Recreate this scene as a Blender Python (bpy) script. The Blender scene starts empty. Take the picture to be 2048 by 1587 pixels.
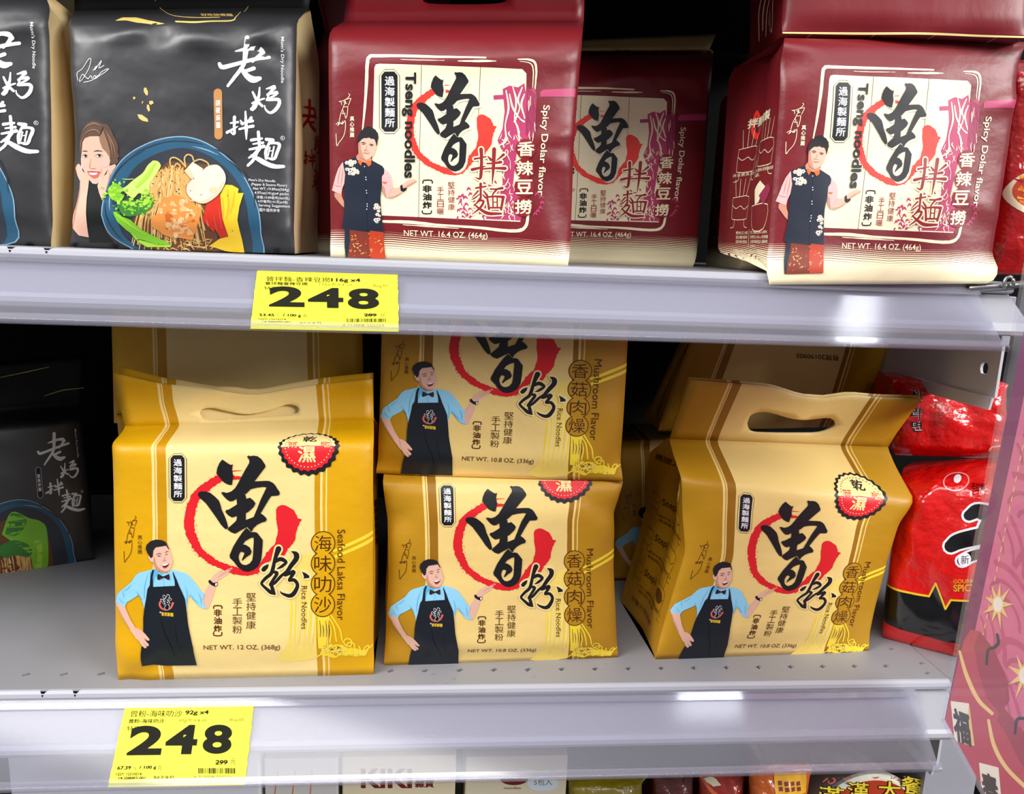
import bpy, bmesh, math, random
import numpy as np
from mathutils import Vector, Matrix, noise
from mathutils.geometry import tessellate_polygon, delaunay_2d_cdt

# ------------------------------------------------------------------ camera, world, lights, exposure
W, H, FPX = 2048, 1587, 1557.0
CAM = np.array([0.0, -0.60, 1.35])
YAW, PITCH, ROLL = -5.2, 11.0, 2.2
scene = bpy.context.scene
COL = scene.collection

def cam_axes():
    y, p, r = (math.radians(a) for a in (YAW, PITCH, ROLL))
    f = np.array([-math.sin(y) * math.cos(p), math.cos(y) * math.cos(p), -math.sin(p)])
    right = np.array([math.cos(y), math.sin(y), 0.0])
    up = np.cross(right, f)
    return (math.cos(r) * right + math.sin(r) * up, -math.sin(r) * right + math.cos(r) * up, f)

CR, CU, CF = cam_axes()
cam_data = bpy.data.cameras.new('camera')
cam_data.sensor_fit = 'HORIZONTAL'
cam_data.sensor_width = 36.0
cam_data.lens = 36.0 * FPX / W
cam_data.clip_start = 0.02
cam = bpy.data.objects.new('camera', cam_data)
COL.objects.link(cam)
M = Matrix.Identity(4)
for i in range(3):
    M[i][0], M[i][1], M[i][2], M[i][3] = CR[i], CU[i], -CF[i], CAM[i]
cam.matrix_world = M
scene.camera = cam

scene.view_settings.view_transform = 'Standard'
scene.view_settings.look = 'None'
scene.view_settings.gamma = 1.0
scene.view_settings.use_curve_mapping = False
scene.view_settings.exposure = 0.0

world = bpy.data.worlds.new('store_light')
scene.world = world
world.use_nodes = True
wn, wl = world.node_tree.nodes, world.node_tree.links
bg = wn['Background']
tc = wn.new('ShaderNodeTexCoord')
sep = wn.new('ShaderNodeSeparateXYZ')
ramp = wn.new('ShaderNodeValToRGB')
mp = wn.new('ShaderNodeMapRange')
mp.inputs['From Min'].default_value, mp.inputs['From Max'].default_value = -1.0, 1.0
wl.new(tc.outputs['Generated'], sep.inputs[0])
wl.new(sep.outputs['Z'], mp.inputs['Value'])
wl.new(mp.outputs[0], ramp.inputs[0])
ramp.color_ramp.elements[0].position = 0.25
ramp.color_ramp.elements[0].color = (0.14, 0.135, 0.14, 1)
ramp.color_ramp.elements[1].position = 0.75
ramp.color_ramp.elements[1].color = (0.54, 0.54, 0.59, 1)
wl.new(ramp.outputs[0], bg.inputs['Color'])
bg.inputs['Strength'].default_value = 0.62

def lamp(name, loc, size, energy, aim, color=(1, 0.985, 0.96)):
    d = bpy.data.lights.new(name, 'AREA')
    d.shape = 'RECTANGLE'
    d.size, d.size_y = size
    d.energy = energy
    d.color = color
    o = bpy.data.objects.new(name, d)
    COL.objects.link(o)
    o.location = loc
    o.rotation_euler = (Vector(aim) - Vector(loc)).to_track_quat('-Z', 'Y').to_euler()
    return o

lamp('ceiling_tube_light', (-0.35, -1.35, 2.95), (2.8, 0.35), 36, (0.1, -0.1, 1.1))
lamp('ceiling_tube_light', (3.4, -2.7, 2.95), (2.2, 0.8), 175, (0.1, 0.0, 1.2))
lamp('ceiling_tube_light', (-2.3, -0.85, 2.95), (1.6, 0.5), 95, (0.5, -0.1, 1.1))
lamp('ceiling_tube_light', (1.22, -0.03, 2.95), (0.12, 0.40), 3.4, (1.22, -0.04, 0.0), (0.86, 0.90, 1.0))
lamp('ceiling_tube_light', (1.02, -1.08, 2.95), (0.30, 0.16), 2.6, (1.02, -1.07, 0.0), (0.86, 0.90, 1.0))

# ------------------------------------------------------------------ pixel -> place in the store
def ray(px, py):
    return CF + (px - W / 2) / FPX * CR - (py - H / 2) / FPX * CU

def P(px, py, Y):
    d = ray(px, py)
    return CAM + d * (Y - CAM[1]) / d[1]

def PZ(px, py, Z):
    d = ray(px, py)
    return CAM + d * (Z - CAM[2]) / d[2]

def PX(px, py, X):
    d = ray(px, py)
    return CAM + d * (X - CAM[0]) / d[0]

UP_Z = 1.35 - 0.0139      # top of the upper shelf
LOW_Z = 1.35 - 0.365      # top of the lower shelf
BASE_Z = 1.35 - 0.70      # top of the shelf below, out of the frame

# ------------------------------------------------------------------ materials
def lin(c):
    return tuple(((v / 255) / 12.92 if v / 255 <= 0.04045 else ((v / 255 + 0.055) / 1.055) ** 2.4) for v in c) + (1.0,)

MATS = {}
def mat(key, rgb=None, rough=0.45, metal=0.0, spec=0.5, bump=None, coat=0.0):
    if key in MATS:
        return MATS[key]
    m = bpy.data.materials.new(key)
    m.use_nodes = True
    b = m.node_tree.nodes['Principled BSDF']
    b.inputs['Base Color'].default_value = lin(rgb)
    b.inputs['Roughness'].default_value = rough
    b.inputs['Metallic'].default_value = metal
    b.inputs['Specular IOR Level'].default_value = spec
    b.inputs['Coat Weight'].default_value = coat
    b.inputs['Coat Roughness'].default_value = 0.08
    if bump:
        nd, lk = m.node_tree.nodes, m.node_tree.links
        n = nd.new('ShaderNodeTexNoise')
        n.inputs['Scale'].default_value = bump[0]
        n.inputs['Detail'].default_value = 3
        t = nd.new('ShaderNodeTexCoord')
        lk.new(t.outputs['Object'], n.inputs['Vector'])
        bp = nd.new('ShaderNodeBump')
        bp.inputs['Strength'].default_value = bump[1]
        bp.inputs['Distance'].default_value = bump[2]
        lk.new(n.outputs[0], bp.inputs['Height'])
        lk.new(bp.outputs[0], b.inputs['Normal'])
    MATS[key] = m
    return m

class NT:
    """small helper to write node graphs"""
    def __init__(s, m):
        s.nd, s.lk = m.node_tree.nodes, m.node_tree.links
        s.b = s.nd['Principled BSDF']
    def math(s, op, a, b=None, c=None):
        n = s.nd.new('ShaderNodeMath')
        n.operation = op
        for k, v in enumerate((a, b, c)):
            if v is None:
                continue
            if isinstance(v, (int, float)):
                n.inputs[k].default_value = v
            else:
                s.lk.new(v, n.inputs[k])
        return n.outputs[0]
    def mix(s, f, a, b):
        n = s.nd.new('ShaderNodeMix')
        n.data_type = 'RGBA'
        for k, v in ((0, f), (6, a), (7, b)):
            if isinstance(v, (int, float)):
                n.inputs[k].default_value = v
            elif isinstance(v, tuple):
                n.inputs[k].default_value = v
            else:
                s.lk.new(v, n.inputs[k])
        return n.outputs[2]
    def uv(s):
        t = s.nd.new('ShaderNodeTexCoord')
        x = s.nd.new('ShaderNodeSeparateXYZ')
        s.lk.new(t.outputs['UV'], x.inputs[0])
        return t.outputs['UV'], x.outputs[0], x.outputs[1]
    def noise(s, vec, scale, detail=2):
        n = s.nd.new('ShaderNodeTexNoise')
        n.inputs['Scale'].default_value = scale
        n.inputs['Detail'].default_value = detail
        s.lk.new(vec, n.inputs['Vector'])
        return n.outputs[0]
    def bump(s, h, strength, dist):
        n = s.nd.new('ShaderNodeBump')
        n.inputs['Strength'].default_value = strength
        n.inputs['Distance'].default_value = dist
        s.lk.new(h, n.inputs['Height'])
        s.lk.new(n.outputs[0], s.b.inputs['Normal'])

def weave_height(g, u, v):
    a = g.math('SINE', g.math('MULTIPLY', u, 900.0))
    b = g.math('SINE', g.math('MULTIPLY', v, 900.0))
    return g.math('ADD', a, b)

def gold_film(key, amber, brown, cream):
    """linen-textured film: cream centre panel, brush stripes and amber flanks across the width"""
    m = mat(key, amber, 0.42, spec=0.45)
    g = NT(m)
    uvv, u, v = g.uv()
    wob = g.math('MULTIPLY', g.math('SUBTRACT', g.noise(uvv, 7.0, 3), 0.5), 0.006)
    uu = g.math('ADD', u, wob)
    col = lin(amber)
    bands = [(0.158, 0.168, 'w'), (0.172, 0.177, 'w'), (0.177, 0.213, 'b'), (0.213, 0.775, 'c'), (0.775, 0.797, 'b'),
             (0.797, 0.806, 'w'), (0.818, 0.823, 'w')]
    for a, b, k in bands:
        src = u if k == 'c' else uu
        inside = g.math('MULTIPLY', g.math('GREATER_THAN', src, a), g.math('LESS_THAN', src, b))
        col = g.mix(inside, col, lin(brown) if k == 'b' else lin(cream))
    fib = g.noise(uvv, 260.0, 1)
    shade = g.math('ADD', 0.96, g.math('MULTIPLY', fib, 0.08))
    n = g.nd.new('ShaderNodeMix'); n.data_type = 'RGBA'; n.blend_type = 'MULTIPLY'; n.inputs[0].default_value = 1.0
    g.lk.new(col, n.inputs[6])
    cmb = g.nd.new('ShaderNodeCombineColor')
    for k in range(3):
        g.lk.new(shade, cmb.inputs[k])
    g.lk.new(cmb.outputs[0], n.inputs[7])
    g.lk.new(n.outputs[2], g.b.inputs['Base Color'])
    h = g.math('ADD', g.math('MULTIPLY', weave_height(g, u, v), 0.035), g.math('MULTIPLY', g.noise(uvv, 5.0, 3), 4.0))
    g.bump(h, 0.35, 0.0012)
    return m

def plain_linen(key, amber):
    m = mat(key, amber, 0.42, spec=0.45)
    g = NT(m)
    uvv, u, v = g.uv()
    h = g.math('ADD', g.math('MULTIPLY', weave_height(g, u, v), 0.035), g.math('MULTIPLY', g.noise(uvv, 5.0, 3), 4.0))
    g.bump(h, 0.35, 0.0012)
    return m

def red_film(key, red, cream):
    """maroon film whose bottom turns cream through printed hatching lines"""
    m = mat(key, red, 0.40, spec=0.5)
    g = NT(m)
    uvv, u, v = g.uv()
    tri = g.math('ABSOLUTE', g.math('SUBTRACT', g.math('FRACT', g.math('MULTIPLY', u, 2.0)), 0.5))
    ph = g.math('ADD', g.math('MULTIPLY', v, 118.0), g.math('MULTIPLY', tri, 3.0))
    wave = g.math('FRACT', ph)
    t = g.math('DIVIDE', g.math('SUBTRACT', v, 0.028), 0.085)
    f = g.math('LESS_THAN', g.math('MAXIMUM', wave, 0.02), t)
    g.lk.new(g.mix(f, lin(cream), lin(red)), g.b.inputs['Base Color'])
    h = g.math('MULTIPLY', g.noise(uvv, 6.0, 4), 3.0)
    g.bump(h, 0.3, 0.0012)
    return m

GOLD_SEA = gold_film('gold_linen_seafood', (222, 166, 4), (206, 148, 4), (250, 220, 146))
GOLD_MUSH = gold_film('gold_linen_mushroom', (188, 138, 22), (158, 108, 18), (244, 212, 134))
GOLD_SEA_SIDE = plain_linen('amber_linen_seafood', (220, 164, 4))
GOLD_MUSH_SIDE = plain_linen('amber_linen_mushroom', (184, 134, 22))
RED_FILM = red_film('maroon_film', (120, 25, 33), (250, 240, 198))
BLACK_FILM = mat('black_film', (42, 42, 46), 0.44, spec=0.8, bump=(20.0, 0.5, 0.005))
BLACK_FLAP = mat('black_flap_film', (10, 10, 11), 0.5, spec=0.3)
TAN_FILM = mat('tan_film', (222, 198, 148), 0.5, spec=0.4, bump=(30.0, 0.25, 0.003))

INK = {
    'ink': (26, 25, 28), 'navy': (34, 42, 56), 'red': (226, 32, 42), 'orange_red': (248, 60, 48), 'white': (246, 248, 252),
    'cream': (252, 226, 156), 'pale': (250, 242, 204), 'brown': (84, 42, 6), 'maroon': (150, 34, 42), 'skin': (234, 186, 164),
    'skin_dark': (204, 144, 120), 'hair': (34, 32, 36), 'sky': (150, 214, 246), 'sky_dark': (98, 182, 226), 'apron': (24, 30, 38),
    'yellow': (252, 222, 60), 'pale_yellow': (250, 220, 110), 'pink': (188, 60, 108), 'pink_dark': (152, 46, 82),
    'rose': (246, 186, 184), 'vest': (30, 38, 54), 'bow': (244, 112, 48), 'rust': (128, 52, 36), 'rust_light': (190, 62, 34),
    'floral': (244, 226, 214), 'shadow_ink': (222, 218, 198), 'disc_sea': (226, 170, 8), 'disc_mush': (190, 140, 24), 'lip': (220, 104, 96), 'mouth': (110, 32, 34), 'wine': (140, 26, 34),
    'bowl': (44, 92, 122), 'bowl_dark': (52, 58, 68), 'bowl_rim': (140, 178, 204), 'noodle': (226, 178, 104), 'noodle_dark': (108, 70, 40),
    'noodle_light': (244, 208, 140), 'stem': (206, 232, 120), 'leaf': (132, 206, 50), 'leaf_dark': (62, 132, 52), 'leaf_light': (178, 228, 70),
    'mushroom': (230, 222, 204), 'mushroom_lo': (226, 206, 170), 'pepper': (208, 48, 32), 'yolk': (250, 208, 48), 'yolk_lo': (240, 178, 44),
    'salmon': (240, 152, 72), 'salmon_hi': (250, 192, 132), 'salmon_lo': (214, 112, 44), 'hair_brown': (98, 74, 60), 'hair_tan': (150, 116, 88),
    'salmon_pale': (252, 212, 164), 'noodle_lo': (196, 142, 78), 'dress': (20, 26, 24), 'pill': (198, 142, 84), 'foil': (226, 198, 110), 'deep_red': (176, 14, 18), 'black': (12, 12, 14),
    'seed': (250, 196, 120), 'side_brown': (92, 56, 8), 'tag_grey': (110, 108, 60), 'tag_ink': (30, 30, 22),
}
def ink(k, gloss=False):
    if gloss:
        return mat('gloss_print_' + k, INK[k], 0.2, spec=0.6, coat=0.6)
    return mat('print_' + k, INK[k], 0.7 if k.startswith('tag') else 0.42, spec=0.1 if k.startswith('tag') else 0.45)

# ------------------------------------------------------------------ objects
def link(name, me, parent=None):
    o = bpy.data.objects.new(name, me)
    COL.objects.link(o)
    if parent is not None:
        o.parent = parent
    return o

def thing(name, label, cat, loc, group=None):
    o = link(name, None)
    o.empty_display_size = 0.02
    o.location = loc
    o['label'], o['category'] = label, cat
    if group:
        o['group'] = group
    bpy.context.view_layer.update()
    return o

def base_of(root):
    return np.array(root.location) if root is not None else np.zeros(3)

def mesh_obj(name, verts, faces, mats, parent=None, mat_idx=None, smooth=False, uvs=None, normals=None):
    off = base_of(parent)
    p = parent
    while p is not None and p.parent is not None:
        p = p.parent
        off = off + np.array(p.location)
    v = np.asarray(verts, float) - off
    me = bpy.data.meshes.new(name)
    me.from_pydata([tuple(x) for x in v], [], [tuple(f) for f in faces])
    for m in (mats if isinstance(mats, (list, tuple)) else [mats]):
        me.materials.append(m)
    if mat_idx is not None:
        me.polygons.foreach_set('material_index', list(mat_idx))
    if uvs is not None:
        l = me.uv_layers.new(name='UVMap')
        vi = np.empty(len(me.loops), dtype=np.int32)
        me.loops.foreach_get('vertex_index', vi)
        l.data.foreach_set('uv', np.asarray(uvs, float)[vi].ravel())
    if smooth or normals is not None:
        me.polygons.foreach_set('use_smooth', [True] * len(me.polygons))
    me.update()
    if normals is not None:
        me.normals_split_custom_set_from_vertices([tuple(n) for n in normals])
    return link(name, me, parent)

class MB:
    """collects shapes for one mesh"""
    def __init__(s):
        s.v, s.f = [], []
    def add(s, v, f):
        k = len(s.v)
        s.v += [tuple(x) for x in v]
        s.f += [tuple(i + k for i in q) for q in f]
        return s
    def box(s, lo, hi):
        x0, y0, z0 = lo
        x1, y1, z1 = hi
        return s.add([(x0, y0, z0), (x1, y0, z0), (x1, y1, z0), (x0, y1, z0), (x0, y0, z1), (x1, y0, z1), (x1, y1, z1), (x0, y1, z1)],
                     [(3, 2, 1, 0), (4, 5, 6, 7), (0, 1, 5, 4), (1, 2, 6, 5), (2, 3, 7, 6), (3, 0, 4, 7)])
    def extrude_x(s, prof, x0, x1, closed=True):
        n = len(prof)
        v = [(x0, y, z) for y, z in prof] + [(x1, y, z) for y, z in prof]
        f = [(i, (i + 1) % n, n + (i + 1) % n, n + i) for i in range(n if closed else n - 1)]
        if closed:
            f += [tuple(range(n))[::-1], tuple(range(n, 2 * n))]
        return s.add(v, f)
    def tube(s, pts, r, n=10):
        pts = [Vector(p) for p in pts]
        v, f = [], []
        for i, p in enumerate(pts):
            d = (pts[min(i + 1, len(pts) - 1)] - pts[max(i - 1, 0)]).normalized()
            a = d.orthogonal().normalized()
            b = d.cross(a)
            for k in range(n):
                t = 2 * math.pi * k / n
                v.append(p + (a * math.cos(t) + b * math.sin(t)) * r)
        for i in range(len(pts) - 1):
            for k in range(n):
                f.append((i * n + k, i * n + (k + 1) % n, (i + 1) * n + (k + 1) % n, (i + 1) * n + k))
        f += [tuple(range(n))[::-1], tuple(range((len(pts) - 1) * n, len(pts) * n))]
        return s.add(v, f)
    def build(s, name, m, parent=None, bevel=0.0, smooth=False):
        o = mesh_obj(name, s.v, s.f, m, parent, smooth=smooth)
        bm = bmesh.new()
        bm.from_mesh(o.data)
        bmesh.ops.recalc_face_normals(bm, faces=bm.faces)
        bm.to_mesh(o.data)
        bm.free()
        if bevel:
            md = o.modifiers.new('bevel', 'BEVEL')
            md.width, md.segments, md.limit_method = bevel, 2, 'ANGLE'
        return o

# ------------------------------------------------------------------ grids: a surface one can print on
class Grid:
    def __init__(s, us, vs, pts, flip=False):
        s.us, s.vs, s.p = np.asarray(us, float), np.asarray(vs, float), pts
        du = np.gradient(pts, axis=1)
        dv = np.gradient(pts, axis=0)
        n = np.cross(du, dv)
        n /= np.maximum(np.linalg.norm(n, axis=2, keepdims=True), 1e-12)
        s.n = -n if flip else n
    def at(s, uv):
        uv = np.asarray(uv, float)
        u = np.clip(uv[:, 0], s.us[0], s.us[-1])
        v = np.clip(uv[:, 1], s.vs[0], s.vs[-1])
        j = np.clip(np.searchsorted(s.us, u, 'right') - 1, 0, len(s.us) - 2)
        i = np.clip(np.searchsorted(s.vs, v, 'right') - 1, 0, len(s.vs) - 2)
        a = ((u - s.us[j]) / (s.us[j + 1] - s.us[j]))[:, None]
        b = ((v - s.vs[i]) / (s.vs[i + 1] - s.vs[i]))[:, None]
        def bl(q):
            return (q[i, j] * (1 - a) + q[i, j + 1] * a) * (1 - b) + (q[i + 1, j] * (1 - a) + q[i + 1, j + 1] * a) * b
        n = bl(s.n)
        return bl(s.p), n / np.maximum(np.linalg.norm(n, axis=1, keepdims=True), 1e-12)

def flat_grid(o, ex, ey, nu=1, nv=1):
    """plane grid: u along ex, v along ey (world vectors), normal ex x ey"""
    us, vs = np.linspace(0, 1, nu + 1), np.linspace(0, 1, nv + 1)
    o, ex, ey = np.asarray(o, float), np.asarray(ex, float), np.asarray(ey, float)
    pts = o + us[None, :, None] * ex + vs[:, None, None] * ey
    return Grid(us, vs, pts)

def split_poly(poly, axis, lines):
    """cut a convex polygon (list of (u,v)) along sorted lines of one axis"""
    lo, hi = min(p[axis] for p in poly), max(p[axis] for p in poly)
    i0, i1 = np.searchsorted(lines, lo + 1e-9, 'right'), np.searchsorted(lines, hi - 1e-9, 'left')
    if i0 >= i1:
        return [poly]
    out = []
    rest = poly
    for c in lines[i0:i1]:
        below, above = [], []
        n = len(rest)
        for k in range(n):
            p, q = rest[k], rest[(k + 1) % n]
            dp, dq = p[axis] - c, q[axis] - c
            if dp <= 0:
                below.append(p)
            if dp >= 0:
                above.append(p)
            if (dp < 0 < dq) or (dq < 0 < dp):
                t = dp / (dp - dq)
                x = (p[0] + (q[0] - p[0]) * t, p[1] + (q[1] - p[1]) * t)
                below.append(x)
                above.append(x)
        if len(below) >= 3:
            out.append(below)
        rest = above
        if len(rest) < 3:
            return out
    out.append(rest)
    return out

EPS = 0.00011
TEXT_CACHE = {}
def glyphs(s, bold=0.0):
    key = (s, bold)
    if key in TEXT_CACHE:
        return TEXT_CACHE[key]
    c = bpy.data.curves.new('lettering', 'FONT')
    c.body = s
    ascii_bold = bold if s.isascii() else 0.0
    c.resolution_u = 12 if len(s) == 1 and s.isdigit() else 3
    c.offset = ascii_bold
    o = bpy.data.objects.new('lettering', c)
    COL.objects.link(o)
    bpy.context.view_layer.update()
    me = bpy.data.meshes.new_from_object(o.evaluated_get(bpy.context.evaluated_depsgraph_get()))
    v = np.array([(p.co.x, p.co.y) for p in me.vertices]) if len(me.vertices) else np.zeros((0, 2))
    f = [tuple(p.vertices) for p in me.polygons]
    bpy.data.objects.remove(o)
    bpy.data.curves.remove(c)
    bpy.data.meshes.remove(me)
    if bold and not ascii_bold and len(v):
        # heavier weight: a thin band along every outline edge
        cnt = {}
        for q in f:
            for i in range(len(q)):
                e = (q[i], q[(i + 1) % len(q)])
                cnt[tuple(sorted(e))] = cnt.get(tuple(sorted(e)), 0) + 1
        vv, ff = [tuple(x) for x in v], list(f)
        for (a, b), n in cnt.items():
            if n != 1:
                continue
            d = v[b] - v[a]
            ln = np.linalg.norm(d)
            if ln < 1e-6:
                continue
            d = d / ln * bold
            m = np.array([-d[1], d[0]])
            k = len(vv)
            vv += [tuple(v[a] - d * .6 - m), tuple(v[b] + d * .6 - m), tuple(v[b] + d * .6 + m), tuple(v[a] - d * .6 + m)]
            ff.append((k, k + 1, k + 2, k + 3))
        v, f = np.array(vv), ff
    TEXT_CACHE[key] = (v, f)
    return v, f

def smooth_line(pts, per=5):
    """Catmull-Rom through (x, y, w)"""
    p = [np.array(q, float) for q in pts]
    if len(p) < 3:
        return np.array([p[0] + (p[-1] - p[0]) * t for t in np.linspace(0, 1, per + 1)]) if len(p) == 2 else np.array(p)
    p = [2 * p[0] - p[1]] + p + [2 * p[-1] - p[-2]]
    out = []
    for i in range(1, len(p) - 2):
        for k in range(per):
            t = k / per
            out.append(0.5 * (2 * p[i] + (p[i + 1] - p[i - 1]) * t + (2 * p[i - 1] - 5 * p[i] + 4 * p[i + 1] - p[i + 2]) * t * t
                              + (3 * p[i] - p[i - 1] - 3 * p[i + 1] + p[i + 2]) * t ** 3))
    out.append(p[-2])
    out = np.array(out)
    out[:, 2] = np.maximum(out[:, 2], 0.02 * max(q[2] for q in p))
    return out

class Art:
    """a flat printed design: polygons in its own picture coordinates, kept per part"""
    def __init__(s, to_uv):
        s.to_uv, s.parts, s.tf = to_uv, {}, None
    def _put(s, part, v, faces, k, layer):
        v = np.asarray(v, float)
        if s.tf:
            v = s.tf(v)
        s.parts.setdefault(part, []).append((s.to_uv(v), faces, k, layer))
    def frame(s, x0, y0, sc):
        s.tf = lambda v: np.stack([x0 + v[:, 0] / sc, y0 + v[:, 1] / sc], 1)
        return s
    def poly(s, part, pts, k, layer=1, holes=(), soft=False):
        loops = [pts] + list(holes)
        if soft:
            loops = [smooth_line([(a, b, 1) for a, b in list(l) + [l[0]]], 4)[:-1, :2] for l in loops]
        vl = [[Vector((float(a), float(b), 0)) for a, b in l] for l in loops]
        tri = tessellate_polygon(vl)
        v = np.array([(a.x, a.y) for l in vl for a in l])
        s._put(part, v, [tuple(t) for t in tri], k, layer)
    def stroke(s, part, pts, k, layer=1, grow=0.0, rough=0.0, per=5, rnd=None):
        q = smooth_line([(a[0], a[1], (a[2] if len(a) > 2 else 6) + grow) for a in pts], per)
        d = np.gradient(q[:, :2], axis=0)
        d /= np.maximum(np.linalg.norm(d, axis=1, keepdims=True), 1e-9)
        nrm = np.stack([-d[:, 1], d[:, 0]], 1)
        h = q[:, 2:3] / 2
        jl = jr = 0
        if rough:
            r = rnd or random
            jl = np.array([[r.uniform(-rough, rough)] for _ in q])
            jr = np.array([[r.uniform(-rough, rough)] for _ in q])
        a, b = q[:, :2] + nrm * (h + jl), q[:, :2] - nrm * (h + jr)
        n = len(q)
        v = [*a, *b]
        f = [t for i in range(n - 1) for t in ((i, i + 1, n + i + 1), (i, n + i + 1, n + i))]
        for end, sg in ((0, -1), (n - 1, 1)):
            k0 = len(v)
            m = 6
            for t in range(m + 1):
                an = -math.pi / 2 + math.pi * t / m
                v.append(q[end, :2] + (nrm[end] * math.sin(an) + d[end] * sg * math.cos(an)) * h[end])
            f.append(tuple(range(k0, k0 + m + 1)))
        s._put(part, v, f, k, layer)
    def disc(s, part, x, y, rx, ry, k, layer=1, n=20, wave=0, amp=0.0, a0=0.0, a1=2 * math.pi):
        ang = np.linspace(a0, a1, n, endpoint=(a1 - a0 < 6.28))
        r = 1 + amp * np.cos(ang * wave)
        v = np.stack([x + rx * r * np.cos(ang), y + ry * r * np.sin(ang)], 1)
        v = np.vstack([[(x, y)], v])
        f = [(0, i, i + 1) for i in range(1, len(v) - 1)]
        if a1 - a0 >= 6.28:
            f.append((0, len(v) - 1, 1))
        s._put(part, v, f, k, layer)
    def ring(s, part, x, y, r, w, k, layer=1, n=28, ry=None):
        ry = ry or r
        ang = np.linspace(0, 2 * math.pi, n, endpoint=False)
        c = np.stack([np.cos(ang), np.sin(ang)], 1)
        v = np.vstack([(x, y) + c * (r, ry), (x, y) + c * (r - w, ry - w)])
        f = [(i, (i + 1) % n, n + (i + 1) % n, n + i) for i in range(n)]
        s._put(part, v, f, k, layer)
    def text(s, part, t, box, k, layer=1, mode='h', bold=0.0, slant=0.0, tilt=0.0):
        """fit lettering into box (x0, y0, x1, y1); mode h, r (turned clockwise), col (stacked), u (upside down)"""
        x0, y0, x1, y1 = box
        if mode == 'col':
            n = len(t)
            for i, ch in enumerate(t):
                dx = slant * (i + 0.5) / n
                g = 0.06 * (y1 - y0) / n
                s.text(part, ch, (x0 + dx, y0 + (y1 - y0) * i / n + g, x1 + dx, y0 + (y1 - y0) * (i + 1) / n - g), k, layer, 'h', bold)
            return
        v, f = glyphs(t, bold)
        if not len(v):
            return
        lo, hi = v.min(0), v.max(0)
        w = (v - lo) / np.maximum(hi - lo, 1e-6)
        if mode == 'h':
            q = np.stack([x0 + w[:, 0] * (x1 - x0) + (w[:, 1] - .5) * slant, y1 - w[:, 1] * (y1 - y0) + w[:, 0] * tilt], 1)
        elif mode == 'u':
            q = np.stack([x1 - w[:, 0] * (x1 - x0), y0 + w[:, 1] * (y1 - y0) + (1 - w[:, 0]) * tilt], 1)
        else:
            q = np.stack([x0 + w[:, 1] * (x1 - x0) + w[:, 0] * slant, y0 + w[:, 0] * (y1 - y0)], 1)
        s._put(part, q, f, k, layer)

def print_on(art, grid, root, only=None, lift=0, skip=(), names=None, gloss=False):
    """lay the art on a grid: every polygon is cut along the grid lines and follows the surface"""
    us, vs = grid.us, grid.vs
    made = {}
    for part, polys in art.parts.items():
        if (only and part not in only) or part in skip:
            continue
        V, F, MI, keys, LY = [], [], [], [], []
        for idx, (uv, faces, k, layer) in enumerate(polys):
            if k not in keys:
                keys.append(k)
            mi = keys.index(k)
            for fi, f in enumerate(faces):
                # ink films overlap: keep every face a few microns apart
                lay = layer + 0.03 * (idx % 20) + 0.3 * ((fi * 0.618) % 1.0)
                p = [tuple(uv[i]) for i in f]
                if max(q[0] for q in p) < us[0] or min(q[0] for q in p) > us[-1] or max(q[1] for q in p) < vs[0] or min(q[1] for q in p) > vs[-1]:
                    continue
                for a in split_poly(p, 0, us):
                    for b in split_poly(a, 1, vs):
                        cu, cv = sum(q[0] for q in b) / len(b), sum(q[1] for q in b) / len(b)
                        if cu < us[0] or cu > us[-1] or cv < vs[0] or cv > vs[-1]:
                            continue
                        k0 = len(V)
                        V += b
                        LY += [lay] * len(b)
                        F.append(tuple(range(k0, k0 + len(b))))
                        MI.append(mi)
        if not F:
            continue
        pos, nrm = grid.at(V)
        pos = pos + nrm * (np.array(LY) + lift)[:, None] * EPS
        # faces look outwards
        out_f = []
        for f in F:
            q = pos[list(f)]
            nv = np.cross(q - q[0], np.roll(q, -1, axis=0) - q[0]).sum(0)
            out_f.append(f if np.dot(nv, nrm[f[0]]) >= 0 else f[::-1])
        made[part] = mesh_obj((names or {}).get(part, part), pos, out_f, [ink(k, gloss) for k in keys], root, MI, normals=nrm, uvs=V)
    return made
# ------------------------------------------------------------------ bags
def row_maps(rows):
    """picture coordinates of a measured panel -> (u, v) on it; rows = (v, (xl, yl), (xr, yr))"""
    vv = np.array([r[0] for r in rows], float)
    L = np.array([r[1] for r in rows], float)
    R = np.array([r[2] for r in rows], float)
    def ext(v, A, k):
        lo = A[0, k] + (v - vv[0]) * (A[1, k] - A[0, k]) / (vv[1] - vv[0])
        hi = A[-1, k] + (v - vv[-1]) * (A[-1, k] - A[-2, k]) / (vv[-1] - vv[-2])
        return np.where(v < vv[0], lo, np.where(v > vv[-1], hi, np.interp(v, vv, A[:, k])))
    def f(xy):
        xy = np.asarray(xy, float)
        lo = np.full(len(xy), vv[0] - 1.5)
        hi = np.full(len(xy), vv[-1] + 1.5)
        for _ in range(40):
            m = (lo + hi) / 2
            lx, ly, rx, ry = ext(m, L, 0), ext(m, L, 1), ext(m, R, 0), ext(m, R, 1)
            u = (xy[:, 0] - lx) / (rx - lx)
            y = ly + u * (ry - ly)
            below = xy[:, 1] > y          # picture y grows downwards, v grows upwards
            hi = np.where(below, m, hi)
            lo = np.where(below, lo, m)
        return np.stack([u, m], 1)
    return f

def sstep(a, b, x):
    t = np.clip((np.asarray(x, float) - a) / (b - a), 0, 1)
    return t * t * (3 - 2 * t)

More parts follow.
